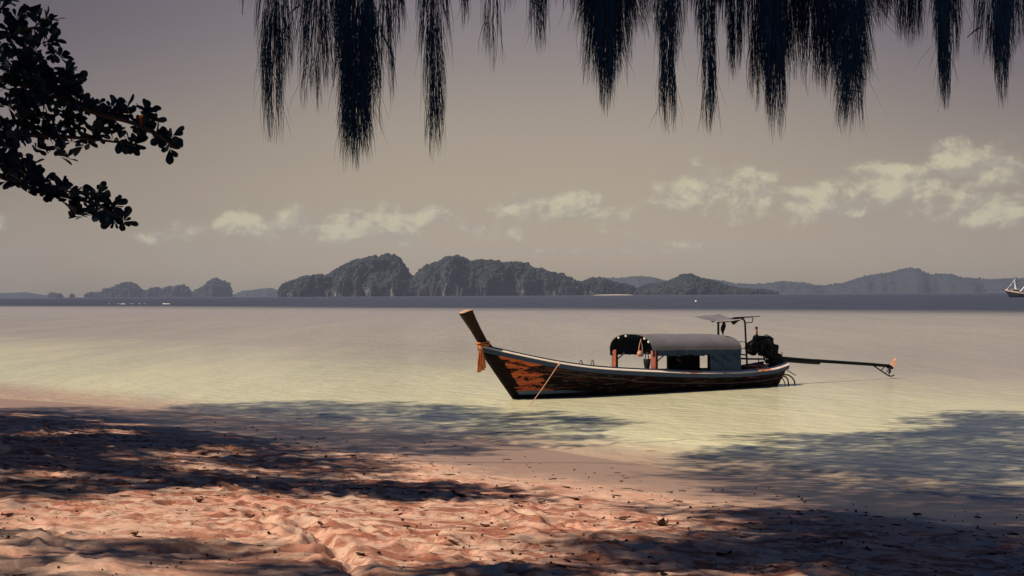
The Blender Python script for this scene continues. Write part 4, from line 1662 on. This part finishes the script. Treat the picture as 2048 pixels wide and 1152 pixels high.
tufts = {'a': [], 'c': []}
rr = random.Random(21)
STEP = 0.40
gr = np.random.default_rng(21)
GXs, GYs = np.meshgrid(np.arange(-17.0, 13.0, STEP), np.arange(5.0, 52.0, STEP), indexing='ij')
GXs = (GXs + gr.uniform(0, STEP, GXs.shape)).ravel()
GYs = (GYs + gr.uniform(0, STEP, GYs.shape)).ravel()
GZs, GDs = base_height(GXs, GYs)
GNs = vnoise(GXs * .85, GYs * .50, 5) + .6 * vnoise(GXs * 1.9, GYs * 1.2, 6)
for x, y, z, sd_, g_ in zip(GXs.tolist(), GYs.tolist(), GZs.tolist(), GDs.tolist(), GNs.tolist()):
    z = max(z, 0.0) if abs(x) < .4 * y + 2 else .8
    q = project((x, y, z))
    if not q:
        continue
    d = shade_density(q[0], q[1], x, y)
    if y > 30 and (q[0] < -60 or q[0] > 2110):
        d = 0
    if y < 40 and sd_ > 2.5 and 0 < q[0] < 2048:
        d *= 0.14 if g_ < -.12 else 1.35          # gaps between the boughs
    n = d * STEP * STEP
    while n > 0:
        if rr.random() < n:
            for _ in range(4):
                hgt = rr.uniform(9.0, 12.5)
                p = Vector((x, y, z)) + TO_SUN * ((hgt - z) / TO_SUN.z)
                if out_of_view(p, 120):
                    tufts['a' if (p - ALM).length < (p - CAS).length + 1.5 else 'c'].append(p)
                    break
        n -= 1
# the trees also shade their own low boughs
for _ in range(40):
    p0 = at(rr.uniform(-40, 360), rr.uniform(0, 450), 20 + rr.uniform(-1, 1))
    p = p0 + TO_SUN * rr.uniform(3.5, 6.0)
    if out_of_view(p, 120):
        tufts['a'].append(p)
for _ in range(150):
    p0 = at(rr.uniform(480, 2060), rr.uniform(-60, 330), 14 + rr.uniform(-1.2, 1.2))
    p = p0 + TO_SUN * rr.uniform(4.5, 7.5)
    if out_of_view(p, 120):
        tufts['c'].append(p)


def crown_mesh(name, pts, mat, parent, leaf_l, leaf_w, per, rad, droop, seed):
    """a crown: tufts of leaf blades round every point"""
    r = np.random.default_rng(seed)
    P = np.array([tuple(p) for p in pts])
    n = len(P) * per
    c = np.repeat(P, per, 0) + r.normal(0, rad, (n, 3)) * np.array([1, 1, .6])
    d = r.normal(0, 1, (n, 3))
    d[:, 2] = d[:, 2] * .5 - droop
    d /= np.linalg.norm(d, axis=1)[:, None]
    s = np.cross(d, r.normal(0, 1, (n, 3)) * .35 + np.array([0, 0, 1.0]))
    s /= np.maximum(np.linalg.norm(s, axis=1), 1e-6)[:, None]
    L = leaf_l * r.uniform(.7, 1.2, n)[:, None]
    Wd = leaf_w * r.uniform(.7, 1.2, n)[:, None]
    V = np.stack([c, c + d * L * .55 - s * Wd * .5, c + d * L, c + d * L * .55 + s * Wd * .5], 1).reshape(-1, 3)
    F = np.arange(n * 4).reshape(-1, 4)
    V = V - np.array(tuple(parent.location))
    o = link(name, np_mesh(name, V, F), mat, parent)
    o['kind'] = 'stuff'
    return o


def limbs(tree, base, pts, top, k, seed):
    """trunk, main limbs and twigs that carry the tufts"""
    r = np.random.default_rng(seed)
    P = np.array([tuple(p) for p in pts])
    # k-means
    C = P[r.choice(len(P), k, replace=False)]
    for _ in range(12):
        lab = np.argmin(((P[:, None] - C[None]) ** 2).sum(-1), 1)
        C = np.array([P[lab == j].mean(0) if (lab == j).any() else C[j] for j in range(k)])
    b0 = Vector(base)
    lean = Vector((np.sign(-base[0]) * .4, .3, 0))
    m = MB()
    path = [b0 + Vector((0, 0, -.3)), b0 + Vector((.0, .0, .4)), b0 + lean * .4 + Vector((0, 0, top * .35)), b0 + lean + Vector((0, 0, top * .7)), b0 + lean * 1.2 + Vector((0, 0, top))]
    m.tube([p - b0 for p in path], [.42, .34, .29, .25, .20], 12)
    m.build('trunk', M['bark'], tree, True)
    tw = MB()
    for j in range(k):
        fork = path[3].lerp(path[4], r.random())
        c = Vector(C[j]) - Vector((0, 0, .35))
        mid = fork.lerp(c, .5) + Vector((r.normal(0, .4), r.normal(0, .4), .5))
        L = MB()
        pts_ = []
        for i in range(9):
            t = i / 8
            pts_.append((fork * (1 - t) ** 2 + mid * 2 * t * (1 - t) + c * t * t) - b0 + Vector((r.normal(0, .26), r.normal(0, .26), r.normal(0, .2))) * (1 if 0 < i < 8 else 0))
        L.tube(pts_, [.075 - .067 * i / 8 for i in range(9)], 7)
        L.build('limb', M['bark'], tree, True)
        for p in P[lab == j]:
            e = Vector(p)
            m1 = c.lerp(e, .5) + Vector((r.normal(0, .1), r.normal(0, .1), .1))
            tw.tube([c - b0, m1 - b0, e - b0], [.022, .014, .006], 4, cap=False)
    o = tw.build('twigs', M['bark'], tree)
    o['kind'] = 'stuff'


limbs(almond, ALM, tufts['a'], 8.6, 16, 1)
limbs(casu, CAS, tufts['c'], 9.0, 14, 2)
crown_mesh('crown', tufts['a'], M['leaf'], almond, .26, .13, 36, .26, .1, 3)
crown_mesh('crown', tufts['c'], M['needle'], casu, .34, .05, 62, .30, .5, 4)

# unseen tree belt added behind the camera to block low sky light
wr = random.Random(8)
wood = []
wxs, wys = gr.uniform(-60, 60, 40000), gr.uniform(-40, 60, 40000)
for x, y, d in zip(wxs.tolist(), wys.tolist(), shore_dist(wxs, wys).tolist()):
    if len(wood) >= 2600:
        break
    if 29 < d < 40 and x < 200:
        p = Vector((x, y, wr.uniform(.8, 11.5)))
        if out_of_view(p, 200) and (y < 6 or abs(x) > .45 * y + 3):
            wood.append(p)
wl = empty('sky_block_woodland')
wl['kind'] = 'stuff'
tag(wl, 'unseen belt of dark trees added behind the beach to block sky light', 'sky_block_woodland', None, 'stuff')
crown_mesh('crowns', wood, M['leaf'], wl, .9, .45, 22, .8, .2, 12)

# ---- sea almond boughs in view, with their rosettes of leaves
AD = 20.0
rl = random.Random(5)


def bough(pts, r0, r1):
    m = MB()
    P = [at(px, py, d) - ALM for (px, py, d) in pts]
    n = len(P)
    fine = []
    for i in range(n - 1):
        for s in range(4):
            t = s / 4
            p0, p1, p2, p3 = P[max(i - 1, 0)], P[i], P[i + 1], P[min(i + 2, n - 1)]
            fine.append(.5 * ((2 * p1) + (p2 - p0) * t + (2 * p0 - 5 * p1 + 4 * p2 - p3) * t * t + (-p0 + 3 * p1 - 3 * p2 + p3) * t ** 3))
    fine.append(P[-1])
    k = len(fine)
    m.tube(fine, [r0 + (r1 - r0) * i / (k - 1) for i in range(k)], 7)
    m.build('bough', M['bark'], almond, True)
    return fine


fork = project((ALM.x, ALM.y, 6.0))
bough([(-900, 190, 23), (-400, 130, 21.5), (-120, 140, 20.4), (60, 172, 20), (180, 222, 19.8), (262, 245, 19.6), (320, 272, 19.5), (350, 298, 19.5)], .06, .008)
bough([(-120, 140, 20.4), (-40, 90, 20.2), (20, 70, 20.2), (70, 55, 20.1), (100, 62, 20.1)], .035, .008)
bough([(-40, 90, 20.2), (-10, 30, 20), (20, 0, 20), (30, -40, 20)], .025, .008)
bough([(-420, 220, 21.5), (-120, 258, 20.2), (20, 268, 20), (110, 272, 20), (200, 280, 20), (285, 292, 19.9)], .05, .006)
bough([(100, 272, 20), (125, 296, 20), (138, 315, 20)], .012, .005)
bough([(-400, 260, 21.5), (-140, 315, 20.6), (0, 352, 20.4), (40, 370, 20.3), (100, 386, 20.2), (170, 402, 20.2), (220, 420, 20.1), (252, 440, 20.1)], .045, .006)
bough([(-140, 315, 20.6), (-20, 300, 20.4), (10, 318, 20.3)], .02, .006)
bough([(110, 388, 20.2), (135, 412, 20.1), (155, 430, 20.1)], .010, .004)

# rosette centres: (px, py, spread px, count)
ROS = [(8, 18, 12, 4), (30, 45, 20, 7), (70, 45, 18, 6), (98, 50, 16, 6), (45, 85, 34, 14), (95, 88, 14, 4), (20, 110, 30, 14), (62, 118, 26, 9),
       (108, 108, 10, 3), (30, 150, 36, 20), (80, 155, 34, 18), (120, 160, 24, 11), (150, 170, 14, 5), (40, 190, 40, 20), (105, 195, 38, 20), (150, 200, 24, 12),
       (60, 220, 30, 10), (170, 215, 18, 7), (200, 205, 16, 5), (222, 222, 22, 9), (250, 225, 12, 4), (285, 232, 20, 8), (300, 252, 18, 6), (322, 268, 14, 5),
       (336, 296, 10, 4), (10, 250, 22, 8), (50, 248, 22, 8), (95, 250, 22, 8), (135, 252, 18, 6), (20, 278, 20, 6), (60, 282, 20, 6), (100, 282, 16, 5),
       (130, 310, 10, 3), (112, 300, 10, 3), (155, 285, 12, 4), (195, 276, 10, 4), (228, 278, 12, 4), (262, 290, 12, 5), (165, 260, 16, 5),
       (5, 305, 16, 6), (15, 328, 18, 10), (42, 342, 16, 8), (28, 352, 14, 5), (20, 360, 10, 4), (62, 375, 14, 5), (85, 368, 16, 6), (108, 388, 18, 7), (135, 375, 14, 5),
       (148, 400, 18, 7), (172, 398, 14, 5), (155, 430, 12, 4), (195, 395, 14, 5), (205, 415, 14, 5), (225, 412, 12, 4), (238, 435, 12, 5)]


def leaf_mesh():
    """obovate leaf along +x, folded a little along the midrib"""
    xs = [0, .12, .3, .5, .7, .86, .96, 1.0]
    ws = [.012, .05, .13, .21, .26, .23, .12, .01]
    V, F = [], []
    for x, w in zip(xs, ws):
        z = -.10 * x * x
        V += [(x, -w, z + .22 * w), (x, 0, z), (x, w, z + .22 * w)]
    for i in range(len(xs) - 1):
        for j in range(2):
            a = i * 3 + j
            F.append((a, a + 1, a + 4, a + 3))
    return np.array(V), F


LV, LF = leaf_mesh()
lme = bpy.data.meshes.new('leaf')
lme.from_pydata([tuple(v) for v in LV], [], LF)
lme.update()
lme.materials.append(M['leaf'])
lmo = lme.copy()
lmo.materials.clear()
lmo.materials.append(M['leaf_orange'])
leaves = []
for (px, py, sp, cnt) in ROS:
    for _ in range(max(2, int(cnt * .78))):
        c = at(px + rl.gauss(0, sp * .6), py + rl.gauss(0, sp * .55), AD + rl.gauss(0, .22))
        axis = Vector((rl.gauss(.35, .5), rl.gauss(-.2, .6), rl.gauss(.45, .5))).normalized()
        n = rl.randint(5, 8)
        t1 = axis.cross(Vector((rl.random(), rl.random(), 1.3))).normalized()
        t2 = axis.cross(t1)
        for k in range(n):
            an = 2 * math.pi * k / n + rl.uniform(-.3, .3)
            opn = rl.uniform(.55, 1.35)
            dirv = (axis * math.cos(opn) + (t1 * math.cos(an) + t2 * math.sin(an)) * math.sin(opn)).normalized()
            dirv.z -= rl.uniform(0, .35)
            dirv.normalize()
            up_ = (axis - dirv * axis.dot(dirv))
            if up_.length < .05:
                up_ = Vector((0, 0, 1))
            up_.normalize()
            sd = up_.cross(dirv)
            L = rl.uniform(.075, .185)
            Mx = Matrix((dirv * L, sd * L, up_ * L)).transposed().to_4x4()
            Mx.translation = c - ALM + dirv * .012
            q = project(c + dirv * L * .5)
            vis = q and -10 < q[0] < 400 and -20 < q[1] < 470
            face = abs(up_.dot((c - CAM).normalized())) * L + (.2 if vis else 0)
            leaves.append((face, Mx, bool(q and 225 < q[0] < 290 and 215 < q[1] < 285)))
leaves.sort(key=lambda e: -e[0])
n_or = 0
for i, (fc, Mx, old) in enumerate(leaves[:298]):
    old = old and n_or < 2 and i % 3 == 0  # picks the leaves coloured as sunlit
    n_or += old
    o = bpy.data.objects.new('leaf', lmo if old else lme)
    COL.objects.link(o)
    o.parent = almond
    o.matrix_local = Mx
V, F = [], []
for i, (fc, Mx, old) in enumerate(leaves[298:]):
    A4 = np.array(Mx)
    W4 = LV @ A4[:3, :3].T + A4[:3, 3]
    V.append(W4)
    F.append(np.array(LF) + i * len(LV))
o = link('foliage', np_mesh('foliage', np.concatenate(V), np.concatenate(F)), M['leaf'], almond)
o['kind'] = 'stuff'

# ---- casuarina sprays hanging into the frame: (px x, tip y, width top, width tip, needles, depth)
SPR = [(545, 300, 66, 30, 620, 14), (552, 190, 100, 70, 380, 14.4), (490, 48, 24, 18, 40, 14), (640, 238, 110, 70, 560, 14.5), (640, 130, 140, 110, 520, 15),
       (712, 355, 84, 58, 2100, 13.5), (716, 240, 110, 90, 1500, 13.8), (766, 285, 44, 40, 260, 13.6), (792, 110, 40, 30, 260, 14), (868, 338, 46, 34, 620, 13.8), (866, 160, 84, 60, 300, 14.4),
       (928, 76, 16, 8, 120, 14), (985, 155, 52, 34, 130, 14.2), (1078, 128, 46, 26, 420, 14), (1210, 248, 66, 18, 800, 13.6), (1212, 190, 150, 80, 1500, 14),
       (1225, 110, 180, 150, 1500, 14.5), (1335, 292, 44, 26, 560, 13.7), (1338, 150, 84, 50, 460, 14.2), (1418, 285, 30, 18, 420, 13.8), (1418, 120, 76, 46, 480, 14.4),
       (1470, 180, 46, 22, 520, 14), (1514, 236, 44, 26, 520, 14), (1550, 298, 60, 32, 1100, 13.5), (1562, 180, 120, 90, 1400, 14.4), (1622, 205, 60, 40, 420, 14.2),
       (1652, 205, 44, 34, 420, 13.9), (1698, 284, 74, 62, 1300, 13.6), (1690, 200, 130, 100, 1100, 14.2), (1760, 75, 70, 40, 420, 14.6), (1822, 112, 78, 46, 620, 14.2),
       (1890, 236, 46, 16, 720, 13.8), (1892, 140, 80, 60, 700, 14.3), (2004, 225, 44, 16, 720, 13.7), (1990, 160, 110, 70, 560, 14.3), (2030, 110, 70, 60, 520, 14.4),
       (1650, 90, 330, 300, 1500, 15), (1430, 40, 300, 280, 700, 15.2), (1130, 30, 90, 80, 200, 15), (700, 40, 240, 220, 500, 15), (850, 40, 70, 60, 160, 15), (1010, 40, 50, 40, 60, 15)]
rn = np.random.default_rng(77)


def spray(x0, tip, wt, wb, n, dep):
    n = int(n * 0.46)
    k = dep / FPX                        # metres per pixel
    top = -95.0
    nst = max(3, int(n / 4))
    # strands: a few needles share a twiglet
    sx = rn.uniform(-.5, .5, nst)
    wob = rn.uniform(0, 6.28, nst)
    sid = rn.integers(0, nst, n)
    endS = 1 - .50 * rn.random(nst) ** 1.25 - .22 * np.abs(sx) * 2 * rn.random(nst)
    end = top + (tip - top) * endS[sid] - rn.random(n) * 16
    ln = rn.uniform(60, 170, n)
    start = np.maximum(end - ln, top + rn.uniform(-10, 40, n))
    fr_s = (start - top) / (tip - top)
    fr_e = (end - top) / (tip - top)
    wS = wt + (wb - wt) * fr_s
    wE = wt + (wb - wt) * fr_e
    jit = rn.normal(0, 1.3, n)
    xs = x0 + sx[sid] * wS * .62 + jit + 4.0 * np.sin(start * .03 + wob[sid])
    xe = x0 + sx[sid] * wE * 1.08 + jit * 1.6 + rn.normal(0, 3.0, n) + (rn.random(n) < .09) * rn.normal(0, 16, n)
    bow = rn.normal(0, 2.5, n) + np.sign(sx[sid]) * rn.random(n) * 5.0
    dz = rn.normal(0, .16, n)
    w0 = rn.uniform(.26, .50, n)
    T = [0, .33, .66, 1.0]
    rowsV = []
    for q, t in enumerate(T):
        yy = start + (end - start) * t
        xx = xs + (xe - xs) * t + bow * 4 * t * (1 - t)
        ww = w0 * (1, .95, .75, .12)[q]
        d = dep + dz
        for sg in (-1, 1):
            u_ = (xx + sg * ww - 1024) / FPX
            v_ = (576 - yy) / FPX
            rowsV.append(np.array(tuple(CAM))[None] + d[:, None] * (np.array(tuple(_f))[None] + np.array(tuple(_r2))[None] * u_[:, None] + np.array(tuple(_u2))[None] * v_[:, None])
                         + sg * rn.normal(0, .0015, (n, 1)) * np.array([[0, 1.0, 0]]))
    V = np.stack(rowsV, 1)
    base = (np.arange(n) * 8)[:, None, None]
    F = np.array([[0, 1, 3, 2], [2, 3, 5, 4], [4, 5, 7, 6]])[None] + base
    V = V.reshape(-1, 3) - np.array(tuple(CAS))
    o = link('hanging_spray', np_mesh('hanging_spray', V, F.reshape(-1, 4)), M['needle'], casu)
    o['kind'] = 'stuff'
    # the twig that carries it, up to the limb above the frame
    m = MB()
    P = []
    for i in range(7):
        t = i / 6
        py = -330 + (tip * .62 + 330) * t
        P.append(at(x0 + 5 * math.sin(t * 5 + x0), py, dep) - CAS)
    m.tube(P, [.012 - .0095 * i / 6 for i in range(7)], 5)
    m.build('twig', M['bark'], o)


for s in SPR:
    spray(*s)
# side twigs that stick out of the curtain
for (a, c) in (((760, 60), (790, 120)), ((1700, 120), (1742, 100)), ((1705, 130), (1730, 160)), ((600, 10), (575, 32)), ((1310, 8), (1306, 24)), ((1960, 55), (1935, 75)), ((1690, 180), (1728, 186)), ((1640, 130), (1652, 105))):
    m = MB()
    m.tube([at(*a, 13.8) - CAS, at((a[0] + c[0]) / 2, (a[1] + c[1]) / 2 - 2, 13.8) - CAS, at(*c, 13.8) - CAS], [.007, .006, .003], 5)
    m.build('side_twig', M['bark'], casu)
# the limb they hang from, above the frame
for dep, y0 in ((13.7, -150), (14.4, -190), (15.1, -160)):
    m = MB()
    P = [Vector((CAS.x + .4, CAS.y + .2, 7.6)), at(2250, y0 - 30, dep + .2)] + [at(px, y0 + 14 * math.sin(px * .01), dep) for px in range(2050, 420, -160)] + [at(420, y0 + 40, dep)]
    m.tube([p - CAS for p in P], [.13, .09] + [.075 - .06 * i / (len(P) - 2) for i in range(len(P) - 2)], 8)
    m.build('limb', M['bark'], casu, True)

# ------------------------------------------------------------------ litter on the sand
def fallen_leaf(px, py, size, rot, curl, label):
    p = sand_at(px, py)
    m = MB()
    P = []
    for i in range(7):
        t = i / 6
        w = .30 * math.sin(math.pi * (t * .86 + .10)) ** .8 * size
        P.append([Vector(((t - .5) * size, u_ * w, size * (curl * (2 * t - 1) ** 2 + 1.2 * curl * u_ * u_ + .03 + .05 * math.sin(t * 7 + u_ * 3 + px)))) for u_ in (-1, -.5, 0, .5, 1)])
    m.shell(P, (0, 0, .003))
    o = m.build('fallen_leaf', M['dry_leaf'], None, True)
    o.location = p + Vector((0, 0, .004))
    o.rotation_euler = (rl.uniform(-.3, .3), rl.uniform(-.3, .3), rot)
    tag(o, label, 'leaf', 'dry leaves lying on the sand')


LEAF = 'dry curled brown leaf lying on the trodden sand'
for (px, py, s, lab) in [(347, 1006, .11, LEAF), (295, 991, .12, LEAF), (398, 1004, .13, LEAF), (270, 1072, .10, LEAF), (500, 1043, .10, LEAF), (480, 1009, .12, LEAF),
                         (15, 1034, .12, 'dry curled leaf on lit sand at the left edge of the beach'), (845, 988, .14, LEAF), (917, 993, .17, LEAF), (1084, 1007, .10, LEAF),
                         (1449, 1112, .14, 'large dark curled leaf alone on the sand below the boat stern'), (1324, 1051, .19, 'broad dark dry leaf, biggest one on the central sand'),
                         (1250, 1039, .15, LEAF), (1834, 1032, .17, 'dark dry leaf lying in the shade near the water at right'), (970, 1055, .10, LEAF), (720, 1108, .09, LEAF), (1040, 1010, .10, LEAF),
                         (640, 1050, .09, LEAF), (905, 1085, .10, LEAF), (1150, 1000, .12, LEAF)]:
    fallen_leaf(px, py, s, rl.uniform(0, 6.28), rl.uniform(.03, .13), lab)

# cones, twigs and leaf scraps too many to count
r = np.random.default_rng(99)
Vb, Fb = crown_blob()
VV, FF = [], []
n0 = 0
for _ in range(1700):
    y = 9.5 * (34 / 9.5) ** r.random()
    x = r.uniform(-.31, .31) * y
    d = base_height(np.array([x]), np.array([y]))[1][0]
    if d < .8 or (d < 4 and r.random() < .3):
        continue
    z = sand_z(x, y)
    if r.random() < .55:
        s = (.003 + .010 * r.random() ** 3) * (1 + .02 * y)
        V = Vb * s * r.uniform(.7, 1.3, 3) + np.array([x, y, z + s * .5])
    else:
        L = .015 + .10 * r.random() ** 2.5
        a = r.uniform(0, 6.28)
        dx = np.array([math.cos(a), math.sin(a), r.normal(0, .15)]) * L
        V = Vb * (.0022 + .002 * r.random()) * (1 + .03 * y)
        V = V + np.outer(np.sign(Vb[:, 0]) * .5, dx) + np.array([x, y, z + .008])
    VV.append(V)
    FF.append(Fb + n0)
    n0 += len(Vb)
for _ in range(2600):
    t = r.random()
    y = 13 + 27 * t
    x = r.uniform(-.31, .31) * y
    d = base_height(np.array([x]), np.array([y]))[1][0]
    if not 1.6 < d < 11 or r.random() > .25 + .75 * (math.sin(d * 2.1 + .3 * math.sin(x)) > .35):
        continue
    z = sand_z(x, y)
    L = .03 + .16 * r.random() ** 3
    a = 2.25 + r.normal(0, .6)
    dx = np.array([math.cos(a), math.sin(a), 0]) * L
    V = Vb * np.array([.012, .012, .008]) * r.uniform(.6, 1.6)
    V = V + np.outer(np.sign(Vb[:, 0]) * .5, dx) + np.array([x, y, z + .006])
    VV.append(V)
    FF.append(Fb + n0)
    n0 += len(Vb)
o = link('beach_litter', np_mesh('beach_litter', np.concatenate(VV), np.concatenate(FF)), M['litter'])
tag(o, 'small dark cones, twigs and leaf scraps strewn over the sand', 'litter', None, 'stuff')

# ------------------------------------------------------------------ haze
m = MB()
m.box((0, 5800, 169.0), (16600, 15000, 340))
hz = m.build('haze', None)
tag(hz, 'thin lilac-grey sea haze over the bay', None, None, 'stuff')
hm = bpy.data.materials.new('haze')
hm.use_nodes = True
N = Nodes(hm.node_tree)
out = N.new('ShaderNodeOutputMaterial')
pv = N.new('ShaderNodeVolumePrincipled')
pv.inputs['Color'].default_value = (0.60, 0.71, 0.93, 1)
pv.inputs['Density'].default_value = 0.000042
pv.inputs['Anisotropy'].default_value = 0.0
N.link(pv.outputs[0], out.inputs['Volume'])
hz.data.materials.append(hm)
hm.cycles.homogeneous_volume = True if hasattr(hm.cycles, 'homogeneous_volume') else False
